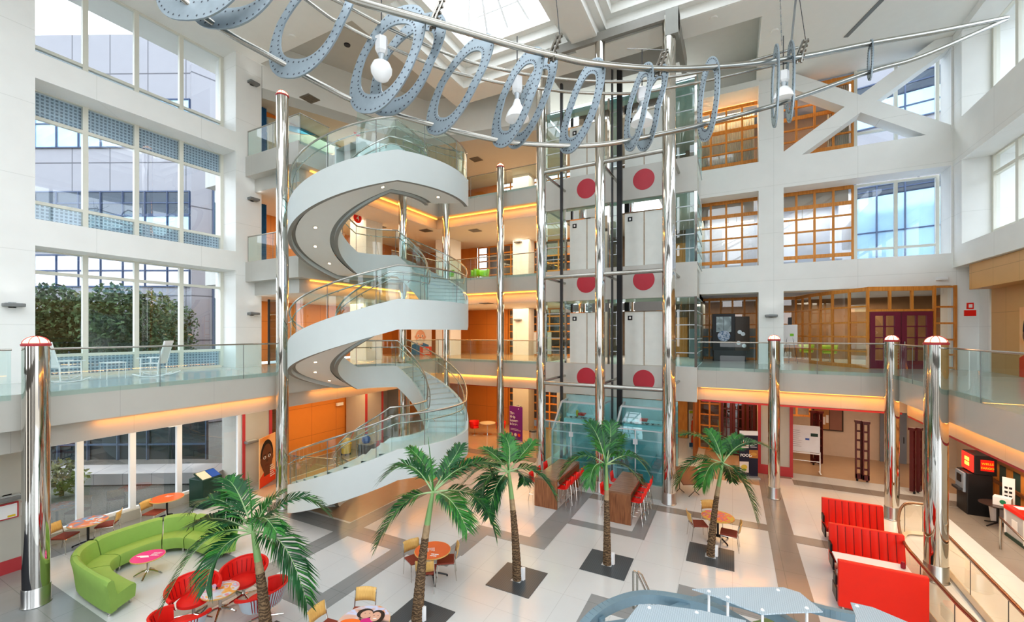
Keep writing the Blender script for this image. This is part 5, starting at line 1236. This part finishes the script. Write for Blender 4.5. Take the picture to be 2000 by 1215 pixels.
# fire alarm
p = onY(1894,610,22.34); t = thing('fire_alarm', 'red fire alarm on the white wall left of the wood panelling', 'fire alarm', (p.x,22.35,p.z), 0, None, 'thing')
MB().box(-.16,-.06,-.14,.16,0,.08).build('pull_station', REDP, t); MB().box(-.09,-.07,.12,.09,0,.36).build('strobe', [REDP], t); MB().box(-.05,-.08,.17,.05,-.065,.3).build('strobe_lens', WHITEP, t)
p = onX(1850,865,8.38)
t = thing('fire_alarm', 'red fire alarm on the ground floor wall left of the cash machine', 'fire alarm', (7.9,21.9,2.35), 0, None, 'thing')
MB().box(-.06,-.05,-.2,.06,0,.2).build('pull_station', REDP, t); MB().box(-.04,-.06,.05,.04,-.05,.15).build('strobe_lens', WHITEP, t)
# ================================================================ GROUND FLOOR BACK RIGHT
gw = MB(); gw.box(-1.7,26.9,0,2.0,27.1,3.6,0); gw.box(2.0,27.2,0,9.4,27.4,3.6,1); gw.box(1.9,23.2,0,2.02,27.2,3.6,1); gw.box(9.3,15,0,9.45,27.3,3.6,1); gw.box(-1.75,23.0,0,-1.65,26.9,3.6,0)
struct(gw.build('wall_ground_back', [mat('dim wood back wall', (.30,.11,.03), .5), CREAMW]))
lattice('window_17', [(-1.6,25.6),(-.6,25.6)], 0, 3.4, [2], [.05,.7,1.3,1.9,2.5,3.2], .07)
lattice('window_18', [(2.3,25.4),(3.4,25.4)], 2.2, 3.4, [2], [2.25,2.8,3.3], .09)
lattice('window_19', [(3.4,25.4),(8.4,25.4)], 2.75, 3.4, [6], [2.8,3.3], .09)
def ddoor(x0, x1, y, label, k):
    t = thing('french_door', label, 'door', ((x0+x1)/2, y, 0), 0, 'dark stained glazed doors', 'thing')
    m = MB(); m.box(x0,y-.04,0,x0+.12,y+.04,2.9); m.box(x1-.12,y-.04,0,x1,y+.04,2.9); m.box(x0+.12,y-.04,0,x1-.12,y+.04,.35); m.box(x0+.12,y-.04,2.75,x1-.12,y+.04,2.9)
    for z in (.9,1.4,1.9,2.35): m.box(x0+.12,y-.03,z,x1-.12,y+.03,z+.04)
    m.box((x0+x1)/2-.02,y-.03,.35,(x0+x1)/2+.02,y+.03,2.75); m.build('door_leaf', DARKRED, t, True)
    MB().quad((x0+.1,y,.35),(x1-.1,y,.35),(x1-.1,y,2.75),(x0+.1,y,2.75)).build('pane', GLASSD, t, True)
    MB().cyl((x0+.15,y-.06,1.0),(x0+.15,y-.06,1.25),.015,seg=6).build('handle', NICKEL, t, True)
for i, (a, b) in enumerate(((-.55,.0),(.0,.55),(.62,1.05))): ddoor(a+.02, b, 25.0, ['dark glazed door nearest the person banner', 'dark glazed door in the middle of the three', 'dark glazed door next to the red trimmed pier'][i], i)
# white board on a rolling stand
t = thing('whiteboard', 'whiteboard on a rolling stand beside the red trimmed pier', 'whiteboard', (3.0,23.2,0), 0, None, 'thing')
m = MB(); m.box(2.05,23.3,.95,3.5,23.34,2.15); m.build('board', mat('white board', (.78,.81,.86), .2), t, True); m = MB()
for x in (2.05,3.5): m.beam((x,23.32,.06),(x,23.32,1.0),.04,.04); m.beam((x,23.1,.06),(x,23.55,.06),.05,.04)
m.beam((2.05,23.32,.55),(3.5,23.32,.55),.03,.03); m.beam((2.05,23.32,.9),(3.5,23.32,.9),.05,.05); m.build('stand_frame', WHITEP, t, True)
m = MB(); rn = random.Random(3)
for k in range(9): m.quad((2.3,23.295,1.9-.09*k),(2.3+.35+.2*rn.random(),23.295,1.9-.09*k),(2.3+.35+.2*rn.random(),23.295,1.915-.09*k),(2.3,23.295,1.915-.09*k))
m.build('marker_writing', mat('grey marker', (.3,.3,.38), .5), t, True); MB().box(3.15,23.29,1.68,3.42,23.30,1.82).build('photo_print', DKGREEN, t, True); MB().box(2.95,23.29,1.5,3.1,23.30,1.58).build('blue_note', BLUEP, t, True); MB().box(2.06,23.285,1.1,2.16,23.30,1.2).build('red_note', REDP, t, True)
# dark red folding lattice gates
def gate(x, y, ang, label):
    t = thing('folding_gate', label, 'folding gate', (x, y, 0), ang, 'dark red folding lattice gates', 'thing')
    for o in (-.12, .1):
        m = MB(); 
        for dx in (-.09,.09): m.box(o+dx-.025,-.1-o*.6,.12,o+dx+.025,.02-o*.6,2.55)
        for z in (.15,.5,.9,1.3,1.7,2.1,2.45): m.box(o-.09,-.08-o*.6,z,o+.09,0-o*.6,z+.07)
        m.box(o-.13,-.14-o*.6,2.5,o+.13,.06-o*.6,2.6); m.box(o-.11,-.1-o*.6,.08,o+.11,.02-o*.6,.3); m.build('leaf', DARKRED, t)
    for o in (-.18,.16): MB().cyl((o,-.04,0),(o,-.04,.1),.04,seg=8).build('caster', BLACK, t)
gate(4.95,23.1,.0,'dark red folding gate standing in the middle of the ground floor opening'); gate(6.45,22.4,1.0,'dark red folding gate seen edge on between the two right columns'); gate(3.6,25.0,.6,'dark red folding gate half hidden behind the whiteboard')
# bulletin board, grey blue door
t = thing('bulletin_board', 'framed bulletin board on the cream wall behind the whiteboard', 'notice board', (4.4,27.15,1.9), 0, None, 'thing')
MB().box(-.65,-.04,-.6,.65,0,.6).build('frame', mat('dark brown frame', (.08,.05,.03), .5), t); MB().box(-.58,-.06,-.54,.05,-.03,.54).build('cork', mat('cork', (.50,.28,.12), .8), t); MB().box(.08,-.06,-.54,.58,-.03,.54).build('notice_panel', mat('dull notice panel', (.35,.18,.14), .6), t)
for k in range(4): MB().box(-.5+.14*k,-.07,-.3+.1*(k%2),-.39+.14*k,-.06,.1+.1*(k%2)).build('paper', WHITEP, t)
t = thing('service_door', 'grey blue door at the back of the ground floor opening', 'door', (7.0,27.1,0), 0, None, 'thing')
MB().box(-.5,-.04,0,.5,.03,2.55).build('door_leaf', GREYBLUE, t); MB().cyl((.38,-.08,1.0),(.38,-.08,1.3),.015,seg=6).build('handle', DARK, t); MB().box(-.1,-.06,2.0,.15,-.04,2.2).build('door_notice', mat('pale pink notice', (.8,.55,.5), .5), t)
# papers along the top rail
for k, x in enumerate((3.9,5.3,6.2)):
    o = MB().box(x,25.30,2.9,x+.55,25.33,3.25).build('paper_notice', WHITEP); tag(o, ['white paper notice taped above the whiteboard','white paper notice taped above the standing gate','white paper notice taped left of the grey blue door'][k], 'notice', 'paper notices on the ground floor lattice', 'thing')
# cash machine
t = thing('cash_machine', 'black cash machine kiosk with red topper under the right gallery', 'cash machine', (7.85,20.9,0), 0, None, 'thing')
MB().box(7.3,20.55,0,7.95,21.35,1.45).build('cabinet', BLACK, t, True, bevel=.03); MB().box(7.47,20.5,1.45,8.03,21.4,2.12).build('topper', BLACK, t, True, bevel=.02)
MB().box(7.44,20.55,1.5,7.47,21.35,2.08).build('lit_sign', glow('red sign glow', (.8,.03,.02), .8), t, True); MB().box(7.43,20.8,1.66,7.445,21.1,1.78).build('lit_letters', glow('amber letters', (1,.5,.05), 2), t, True); MB().box(7.43,20.8,1.83,7.445,21.1,1.95).build('lit_letters', glow('amber letters b', (1,.5,.05), 2), t, True)
MB().box(7.24,20.65,.75,7.31,21.25,1.42).build('front_panel', mat('grey blue plastic', (.30,.36,.44), .4), t, True); MB().box(7.22,20.8,1.05,7.245,21.1,1.32).build('screen', BLACK, t, True); MB().box(7.12,20.7,.78,7.25,21.2,.86).build('keypad_shelf', DARK, t, True)
MB().box(7.62,20.485,1.6,7.95,20.5,1.98).build('side_sign', REDP, t, True)
text('lettering', 'WELLS', .10, (7.785,20.475,1.82), (1,0,0), (0,0,1), MUST, t, 'CENTER', .003); text('lettering', 'FARGO', .10, (7.785,20.475,1.67), (1,0,0), (0,0,1), MUST, t, 'CENTER', .003)
# striped slat wall with wooden rails on the right
sl = MB()
for k in range(16):
    y = 21.98-.42*k; sl.box(8.5,y-.42,0,8.58,y,3.4,k % 2)
for z in (.95, 1.7, 2.5): sl.box(8.42,15.3,z,8.5,21.9,z+.1,2)
struct(sl.build('wall_right_slats', [ORANGE, mat('dark green slat', (.04,.09,.08), .5), mat('mid brown rail', (.22,.09,.03), .5)]))
# small table with box, card, bins
t = thing('pedestal_table', 'small dark pedestal table beside the cash machine', 'table', (7.75,19.75,0), 0, None, 'thing')
m = MB(); m.lathe([(.44,.72),(.45,.74)], (0,0,0), 24); m.build('tabletop', mat('dark brown top', (.06,.035,.03), .3), t); MB().cyl((0,0,.1),(0,0,.72),.035,seg=10).build('pedestal', BLACK, t)
for k in range(4): a = PI/2*k+.5; MB().tube([(0,0,.14),(math.cos(a)*.38,math.sin(a)*.38,.03)], [.03,.018], 6).build('foot', BLACK, t)
t = thing('collection_box', 'white collection box with green emblems on the pedestal table', 'box', (7.85,19.72,.741), -.5, None, 'thing')
MB().box(-.2,-.16,0,.2,.16,.26).build('carton', WHITEP, t)
for o in ((-.05,-.165),): MB().cyl((.02,-.161,.13),(.02,-.166,.13),.07,seg=18).build('green_emblem', mat('emblem green', (.02,.25,.12), .5), t)
MB().cyl((-.201,0,.13),(-.206,0,.13),.07,seg=18).build('green_emblem', mat('emblem green b', (.02,.25,.12), .5), t)
t = thing('sign_card', 'tall white sign card standing behind the collection box', 'sign', (8.08,19.95,.741), -.6, None, 'thing')
MB().box(-.14,-.01,0,.14,.01,.85).build('card', WHITEP, t)
for k in range(6): MB().box(-.09+.1*(k%2),-.014,.2+.14*(k//2),-.02+.1*(k%2),-.01,.27+.14*(k//2)).build('printed_symbol', BLACK, t)
t = thing('waste_bin', 'white plastic bin under the pedestal table', 'bin', (7.95,20.15,0), 0, None, 'thing')
MB().lathe([(.2,0),(.25,.5),(.26,.52),(.22,.5)], seg=20).build('bucket', mat('white plastic', (.72,.74,.78), .4), t)
t = thing('donation_bin', 'white framed donation bin with red lid at the right edge', 'bin', (7.95,18.5,0), 0, None, 'thing')
MB().box(-.32,-.5,.12,.35,.5,.85).build('body', mat('frosted grey side', (.55,.57,.6), .4), t); MB().box(-.36,-.54,.85,.38,.54,.98).build('lid', REDP, t, bevel=.02); MB().lathe([(.16,.98),(.15,.985)], (0,-.2,0), 20).build('hole_ring', GREYM, t); MB().box(-.34,-.52,0,.36,.52,.12).build('base', DKGREEN, t); MB().box(-.2,.1,.982,.15,.4,.99).build('paper_notice', WHITEP, t)
for y in (-.5,.5):
    MB().box(-.35,y-.03,.1,-.31,y+.03,.86).build('corner_post', WHITEP, t)
MB().box(-.335,-.15,.3,-.325,.15,.65).build('side_notice', WHITEP, t)
# ================================================================ ESCALATOR BALUSTRADES, STEEL CANOPY
def balustrade(label, pts, z=1.0):
    t = thing('glass_balustrade', label, 'balustrade', (pts[0][0],pts[0][1],0), 0, None, 'thing')
    q = cat([(p[0],p[1],0) for p in pts], 6)
    MB().tube([(p.x,p.y,z) for p in q], .035, 8).build('handrail', mat('copper brown rail', (.30,.17,.10), .25, .7), t, True, True)
    MB().tube([(p.x,p.y,z-.05) for p in q], .018, 6).build('steel_channel', NICKEL, t, True, True)
    st = 6
    for k in range(0, len(q)-1, st):
        s = q[k:k+st+1]; g = MB(); g.sheet([[Vector((p.x,p.y,.12)), Vector((p.x,p.y,z-.05))] for p in s]); g.build('glass_panel', GLASSY, t, True, True)
        MB().beam((s[0].x,s[0].y,.12),(s[0].x,s[0].y,z-.05),.012,.012).build('glass_joint', DARK, t, True)
    c = MB(); c.tube([(p.x,p.y,.06) for p in q], .075, 4); c.build('curb', mat('cream stone curb', (.66,.56,.42), .4), t, True)
balustrade('curved glass balustrade with brown handrail beside the red booths', [(5.3,17.75),(4.8,17.5),(4.28,16.1),(3.92,14.4),(3.9,13.2),(3.96,11.65),(4.02,10.9),(4.05,9.5)])
balustrade('straight glass balustrade with brown handrail right of the near steel column', [(5.08,15.6),(5.03,14.0),(4.98,12.3),(4.93,11.0),(4.9,9.5)])
p = MB(); p.box(7.0,17.7,0,7.05,17.75,.92); 
t = thing('ramp_handrail', 'steel ramp handrail in front of the donation bin', 'handrail', (7.0,17.6,0), 0, None, 'thing')
MB().cyl((7.0,17.7,0),(7.0,17.7,.92),.03,seg=10).build('post', NICKEL, t, True); MB().tube([(7.0,17.7,.92),(6.95,17.6,.97),(6.75,15.9,.95),(6.5,13.5,.93)], .028, 8).build('rail', NICKEL, t, True, True); MB().cyl((6.5,13.5,0),(6.5,13.5,.93),.03,seg=10).build('post', NICKEL, t, True)
t = thing('stair_handrail', 'short bent steel handrail standing before the glass canopy', 'handrail', (-2.0,9.95,0), 0, None, 'thing')
for o in (0, .09): 
    MB().tube([(-2.03+o,10.0,0),(-2.0+o,9.85,.93),(-1.97+o,9.78,1.0),(-1.9+o,9.82,.93),(-1.55+o,10.1,.0)], .022, 8).build('bent_tube', NICKEL, t, True, True)
t = thing('steel_canopy', 'blue grey steel framed canopy with dotted glass panels at the bottom edge', 'canopy', (.2,7.0,0), 0, None, 'thing')
FRIT = lines_mat('fritted glass', (.50,.59,.65), (.36,.45,.51), .03, .03, .01, .3, axis='xy'); BEAMB = mat('blue grey steel beam', (.22,.32,.38), .35, .3)
def arc(l, z): return cat([(at(x,y,z).x, at(x,y,z).y, z+dz) for (x,y,dz) in l], 6)
def arched(nm, l, z, w_, h_):
    q = arc(l, z); m = MB()
    for a, b in zip(q, q[1:]): m.beam(a, b, w_, h_)
    return m.build(nm, BEAMB, t, True)
arched('curved_beam', [(1120,1225,-.2),(1165,1195,-.05),(1215,1175,.0),(1265,1168,.02),(1330,1174,.0),(1400,1190,-.02),(1480,1225,-.1)], 1.75, .14, .16)
arched('curved_beam', [(1300,1200,.0),(1385,1171,.0),(1450,1178,0),(1520,1205,0),(1560,1230,0)], 1.7, .12, .14)
arched('curved_beam', [(1560,1180,0),(1620,1196,0),(1680,1208,0),(1760,1225,0)], 1.7, .1, .14)
arched('curved_beam', [(1130,1232,0),(1200,1222,0),(1290,1210,0)], 1.7, .1, .1)
def panel(l, z):
    q = [Vector((at(x,y,z).x, at(x,y,z).y, z+dz)) for x, y, dz in l]; m = MB(); n = len(q)
    m._add(q+[v-Vector((0,0,.02)) for v in q], [tuple(range(n)), tuple(range(2*n-1,n-1,-1))]+[(i,(i+1)%n,n+(i+1)%n,n+i) for i in range(n)])
    m.build('fritted_glass_panel', FRIT, t, True); ct = sum(q, Vector())/n
    for v in q[::2]:
        e = v.lerp(ct, .25); MB().cyl((e.x,e.y,z-.42),(e.x,e.y,z),.02,seg=8).build('panel_stud', WHITEP, t, True); MB().lathe([(.03,0),(.02,.015)], (e.x,e.y,z), 10).build('stud_cap', WHITEP, t, True)
panel([(1352,1150,0),(1445,1147,0),(1530,1147,0),(1562,1157,0),(1607,1194,0),(1545,1196,0),(1490,1199,0),(1455,1187,0),(1400,1165,0)], 2.15)
panel([(1248,1180,0),(1285,1181,0),(1370,1192,0),(1457,1212,0),(1440,1235,0),(1320,1240,0),(1205,1235,0)], 2.1)
panel([(1661,1176,0),(1705,1186,0),(1790,1222,0),(1740,1240,0),(1680,1225,0)], 2.15)
for x, y in ((1175,1205),(1440,1240),(1650,1235)): q = at(x, y, 1.7); MB().cyl((q.x,q.y,0),(q.x,q.y,1.7),.06,seg=10).build('post', BEAMB, t, True)
MB().prism([tuple(at(x,y,.02).xy) for x,y in ((1470,1215),(1530,1200),(1560,1215),(1575,1250),(1480,1250))], .012, .03).build('base_plinth', mat('olive green base', (.13,.20,.08), .6), t, True)
# ================================================================ SMALL THINGS
t = thing('litter_bin', 'dark green litter bin with blue and white top panel by the ground floor window', 'bin', (-17.3,8.75,0), .15, None, 'thing')
MB().box(-.36,-.36,0,.36,.36,1.05).build('cabinet', DKGREEN, t, bevel=.02); m = MB(); m.beam((.1,-.36,1.12),(.1,.36,1.12),.5,.04, up=(.5,0,1)); m.build('sloping_top', DKGREEN, t)
m = MB(); m.beam((.12,-.33,1.15),(.12,0,1.15),.42,.02, up=(.5,0,1)); m.build('white_print', mat('cream print', (.75,.70,.55), .5), t); m = MB(); m.beam((.12,.02,1.15),(.12,.33,1.15),.42,.02, up=(.5,0,1)); m.build('blue_print', BLUEP, t)
t = thing('mop_bucket', 'yellow mop bucket against the wood wall behind the stair', 'bucket', (-17.9,15.7,0), 0, None, 'thing')
MB().lathe([(.22,.1),(.28,.55),(.30,.6),(.26,.58)], seg=16).build('bucket', MUST, t); MB().box(-.15,-.1,.55,.2,.15,.85).build('wringer', MUST, t); MB().cyl((.1,.1,.6),(.35,.25,1.25),.015,seg=6).build('mop_handle', REDP, t)
for sx in (-.15,.15):
    for sy in (-.15,.15): MB().cyl((sx,sy,0),(sx,sy,.1),.035,seg=8).build('caster', BLACK, t)
t = thing('cleaning_cart', 'dark cleaning cart carrying blue bags behind the stair', 'cart', (-16.3,15.6,0), .2, None, 'thing')
MB().box(-.35,-.25,.15,.35,.25,.8).build('cabinet', DARK, t, bevel=.03); MB().box(-.4,-.3,.8,.4,.3,.84).build('tray', GREYM, t)
for sx in (-.28,.28):
    for sy in (-.18,.18): MB().cyl((sx,sy,0),(sx,sy,.15),.05,seg=8).build('caster', BLACK, t)
o = MB().lathe([(.16,0),(.22,.12),(.2,.26),(.08,.36),(.1,.42)], (-16.35,15.6,.842), 14).build('blue_bag', BLUEP); tag(o, 'blue bag lying on the cleaning cart', 'bag', None, 'thing')
t = thing('litter_bin', 'grey steel litter bin beside the purple banner', 'bin', (-10.0,21.9,0), 0, None, 'thing')
MB().lathe([(.22,0),(.24,.75),(.24,.78)], seg=20).build('drum', STEEL, t); MB().lathe([(.25,.78),(.2,.86),(.1,.88)], seg=20).build('lid', DARK, t)
# second floor: dark display kiosk, easel
t = thing('display_kiosk', 'dark brown display kiosk with photographs on the second floor right of the lifts', 'kiosk', (.0,25.0,F2+.005), .1, None, 'thing')
MB().box(-.9,-.35,0,.6,.35,.55).build('plinth', DARK, t); MB().box(-.95,-.3,.55,.1,.3,2.45).build('picture_panel', BLACK, t); MB().box(.1,-.36,.55,.75,.3,2.3).build('side_panel', mat('dark brown panel', (.08,.055,.04), .4), t)
for k in range(2): MB().box(-.78+.36*k,-.33,1.5,-.44+.36*k,-.31,2.3).build('photo_print', patch_mat('grey portrait print', [(.03,.03,.04),(.35,.42,.45),(.6,.7,.72)], 2), t)
MB().disc((-.42,-.335,1.3),(.3,0,0),(0,0,.28),20).build('swirl_print', patch_mat('blue white swirl', [(.05,.15,.3),(.7,.75,.85)], 6), t)
for u, v in ((.25,.95),(.45,1.4),(.5,.8),(.3,1.5)): MB().cyl((u,-.37,v),(u,-.39,v),.1,seg=14).build('reel_print', ALU, t)
t = thing('easel_sign', 'white sign on an easel right of the white sconce pier, second floor', 'easel', (2.45,24.2,F2+.005), 0, None, 'thing')
MB().box(-.32,-.03,.9,.3,0,1.85).build('board', WHITEP, t); MB().box(-.08,-.03,1.85,.08,.02,2.2).build('clip', BLACK, t); MB().box(.0,-.035,1.3,.15,-.03,1.42).build('green_print', LIME, t)
for x, y in ((-.3,-.05),(.3,-.05),(0,.4)): MB().cyl((x,y,0),(0,0,2.0),.012,seg=6).build('leg', DARK, t)
o = MB().box(-.3,24.55,9.11,.1,24.85,9.75).build('recycling_bin', BLUEP); tag(o, 'blue recycling bin behind the third floor orange lattice by the lifts', 'bin', None, 'thing')
# second floor left gallery: blue curtain, glass panel; third floor curtain
for z, lab in ((F3, 'dark blue curtain beside the white pier on the third floor balcony'), (F4, 'pale blue curtain beside the white pier on the top balcony')):
    m = MB(); rows = []
    for k in range(41): y = 11.62+.62*k/40; rows.append([Vector((-19.2+.05*math.sin(k*1.3), y, z+.02)), Vector((-19.2+.05*math.sin(k*1.3), y, z+2.9))])
    o = m.sheet(rows).build('curtain', mat('blue curtain cloth', (.06,.22,.42), .7, var=.4, scale=8), smooth=True); tag(o, lab, 'curtain', None, 'thing')
t = thing('french_door', 'dark framed glass door on the second floor left of the tall column', 'door', (-18.9,12.6,F2+.005), 0, None, 'thing')
MB().box(-.03,-.45,0,.03,-.37,3.0).build('stile', DARK, t); MB().box(-.03,.37,0,.03,.45,3.0).build('stile', DARK, t); MB().quad((0,-.4,.02),(0,.4,.02),(0,.4,3),(0,-.4,3)).build('pane', GLASSD, t)
# ground floor left of wood wall: dark glass door by the poster
t = thing('french_door', 'dark glass door behind the orange poster on the ground floor', 'door', (-18.8,12.3,0), 0, None, 'thing')
MB().box(-.03,-.5,0,.03,-.42,3.2).build('stile', WHITEP, t); MB().box(-.03,.42,0,.03,.5,3.2).build('stile', DARKRED, t); MB().quad((.01,-.45,.02),(.01,.45,.02),(.01,.45,3.2),(.01,-.45,3.2)).build('pane', GLASSD, t)
# mural on the top gallery wall
t = thing('wall_mural', 'blue orange and cream mural on the top gallery wall behind the tall column', 'mural', (-19.4,16,F4), 0, None, 'thing')
MB().box(-19.5,12.5,F4+.01,-19.4,20.5,16.74).build('mural_board', mat('mural cream ground', (.55,.50,.38), .6), t, True)
def mshape(nm, pts, m_, dx): MB()._add([(-19.4+dx, onX(x,y,-19.4).y, min(16.73, onX(x,y,-19.4).z)) for x, y in pts], [tuple(range(len(pts)))]).build(nm, m_, t, True)
mshape('orange_band', [(520,215),(560,222),(690,268),(690,282),(560,238),(520,228)], mat('mural orange', (.70,.22,.03), .5), .02)
mshape('cream_round', [(578,228),(588,218),(600,216),(610,222),(615,235),(612,258),(590,262),(576,245)], mat('mural cream', (.68,.60,.40), .5), .03)
mshape('blue_field', [(560,245),(585,232),(612,240),(618,262),(590,262),(560,255)], mat('mural blue', (.02,.28,.45), .5), .04)
mshape('green_field', [(555,262),(620,258),(660,285),(650,300),(555,285)], mat('mural grey green', (.30,.42,.36), .5), .035)
# exit boxes under the galleries
for p, X_, lab in (((662,789),-18.95,'white sign box on the wood wall under the left gallery'),((340,828),-18.1,'white light box at the top of the ground floor window')):
    q = onX(p[0], p[1], X_); o = MB().box(X_,q.y-.2,q.z-.08,X_+.12,q.y+.2,q.z+.08).build('sign_box', WHITEP); tag(o, lab, 'sign', None, 'thing')
# lobby lattices behind the lifts
for z, n_, x0 in ((0, 4, -13.7), (F2, 3, -13.7), (F3, 8, -16.2), (F4, 6, -14.5)):
    zt = z+3.1 if z else 3.35; ht = [z+.05+(zt-z-.1)*k/6 for k in range(7)]
    lattice('window_lobby', [(x0,26.05),(-9.2,26.05)], z+.02, zt, [n_ if n_ > 4 else 6], ht, .09)
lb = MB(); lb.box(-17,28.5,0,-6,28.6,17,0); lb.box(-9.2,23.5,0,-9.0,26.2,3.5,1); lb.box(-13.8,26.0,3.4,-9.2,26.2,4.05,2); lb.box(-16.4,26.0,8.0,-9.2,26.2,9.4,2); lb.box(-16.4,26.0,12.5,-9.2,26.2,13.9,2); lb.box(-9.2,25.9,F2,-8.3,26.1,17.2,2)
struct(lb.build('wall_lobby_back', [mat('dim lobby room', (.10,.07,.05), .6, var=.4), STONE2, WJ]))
# blue metal board leaning by the lobby pier
o = MB().box(-11.2,24.6,F2+.12,-10.0,24.66,F2+1.5).build('grey_partition', mat('pale grey board', (.48,.49,.52), .5)); tag(o, 'pale grey board standing right of the second floor lobby pier', 'board', None, 'thing')
# ================================================================ CAMERA, SKY, LAMPS
cam = bpy.data.cameras.new('camera'); co = bpy.data.objects.new('camera', cam); C.objects.link(co)
co.location = (0, 0, CZ); co.rotation_euler = (PI/2, 0, TH)
cam.sensor_width = 36; cam.lens = 36*FPX/2000; cam.shift_y = (HY-607.5)/2000; cam.clip_start = .05; cam.clip_end = 300
bpy.context.scene.camera = co
wd = bpy.data.worlds.new('sky'); bpy.context.scene.world = wd; wd.use_nodes = True
N = wd.node_tree.nodes; L = wd.node_tree.links; bg = N['Background']
tc = N.new('ShaderNodeTexCoord'); sp = N.new('ShaderNodeSeparateXYZ'); cr = N.new('ShaderNodeValToRGB'); mr = N.new('ShaderNodeMapRange')
L.new(tc.outputs['Generated'], sp.inputs[0]); mr.inputs[1].default_value = -.4; mr.inputs[2].default_value = .6
L.new(sp.outputs[2], mr.inputs[0]); L.new(mr.outputs[0], cr.inputs[0])
e = cr.color_ramp.elements
e[0].position = .30; e[0].color = (.30, .29, .27, 1); e[1].position = .42; e[1].color = (.85, .88, .92, 1)
q = e.new(.55); q.color = (.86, .93, 1, 1); q = e.new(1); q.color = (.92, .96, 1, 1)
L.new(cr.outputs[0], bg.inputs[0]); bg.inputs[1].default_value = 2.0
def area(name, loc, rot, sx, sy, e, col=(1, 1, 1)):
    l = bpy.data.lights.new(name, 'AREA'); l.shape = 'RECTANGLE'; l.size = sx; l.size_y = sy; l.energy = e; l.color = col
    o = bpy.data.objects.new(name, l); C.objects.link(o); o.location = loc; o.rotation_euler = rot; return o
sun = bpy.data.lights.new('sun', 'SUN'); sun.energy = .8; sun.angle = .2; so = bpy.data.objects.new('sun', sun); C.objects.link(so)
so.rotation_euler = (math.radians(38), 0, math.radians(200))
WARM = (1, .62, .30)
# lamps recessed in the gallery ceilings
for x0, y0, z, sx, sy, en, col in [
    (-11.5, 23, 3.38, 5, 4, 110, WARM), (-17.0, 14.5, 3.38, 2, 5, 60, WARM), (-11.5, 23, 7.95, 5, 4, 120, (1,.72,.45)), (-11.5, 23.2, 12.45, 5, 4, 120, (1,.78,.55)), (-12, 23.5, 16.6, 5, 4, 110, (1,.8,.6)),
    (-18.6, 17, 7.95, 2, 6, 110, WARM), (-18.6, 17, 12.45, 2, 6, 90, (1,.75,.5)), (-18.6, 17, 16.6, 2, 6, 80, (1,.85,.7)),
    (0, 23, 3.38, 2, 3, 45, WARM), (5, 24.5, 3.38, 5, 2, 40, (1,.70,.48)), (6.8, 17.5, 3.38, 2, 7, 120, (1,.82,.62)), (7, 10, 3.38, 2, 6, 40, (1,.82,.62)),
    (0, 27.5, 8.0, 3, 2, 40, (1,.85,.65)), (5.5, 27.5, 8.0, 4, 3, 90, (1,.75,.5)), (0, 26.0, 12.9, 3, 2, 60, (1,.9,.75)), (3.6, 26.0, 12.9, 2.5, 2, 60, (1,.9,.75)),
    (0, 24.45, 17.85, 2.6, .15, 90, (1,.9,.7)), (3.6, 25.2, 18.0, 2.5, 1, 60, (1,.7,.45)), (-5, 24, 3.5, 5, 4, 40, (1,.85,.65)), (-5, 24, 7.9, 5, 4, 60, (1,.9,.8)), (-5, 24, 12.4, 5, 4, 60, (1,.9,.8)), (-5, 24, 17.2, 5, 4, 60, (1,.9,.8)), (-16.9, 8, 3.38, 1.6, 6, 40, (1,.8,.55))]:
    area('ceiling_lamp', (x0, y0, z), (0, 0, 0), sx, sy, en, col)
# faint upward beams added at the sconces to brighten the upper walls
def spot(p, rot, e, ang=110):
    l = bpy.data.lights.new('added_sconce_beam', 'SPOT'); l.energy = e; l.spot_size = math.radians(ang); l.spot_blend = .8; l.shadow_soft_size = .1; o = bpy.data.objects.new('added_sconce_beam', l); C.objects.link(o); o.location = p; o.rotation_euler = rot
for x, y, X in ((492,164,XL),(492,390,XL),(492,613,XL),(24,596,XL)):
    p = onX(x, y, X)+Vector((.3,0,.1)); spot(p, (PI, 0, 0), 2)
p = onY(1506, 617, YB)+Vector((0,-.3,.1)); spot(p, (PI,0,0), 2)
for z in (F2, F3, F4):
    area('cove_lamp', (-11.75, YS+.36, z-.9), (-.5, 0, 0), 6.4, .06, 55, (1,.36,.05)); area('cove_lamp', (XS-.36, 15.6, z-.9), (0, -.5, 0), .06, 7.6, 60, (1,.36,.05))
area('cove_lamp', (1.9, YS+.36, F2-.9), (-.5, 0, 0), 6.2, .06, 60, (1,.36,.05)); area('cove_lamp', (XR+.36, 13, F2-.9), (0, .5, 0), .06, 13, 100, (1,.36,.05)); area('cove_lamp', (XS-.38, 7.6, F2-.88), (0, -.5, 0), .06, 5, 30, (1,.36,.05))
vs = bpy.context.scene.view_settings
vs.view_transform = 'Standard'; vs.look = 'Medium High Contrast'; vs.exposure = 0.74
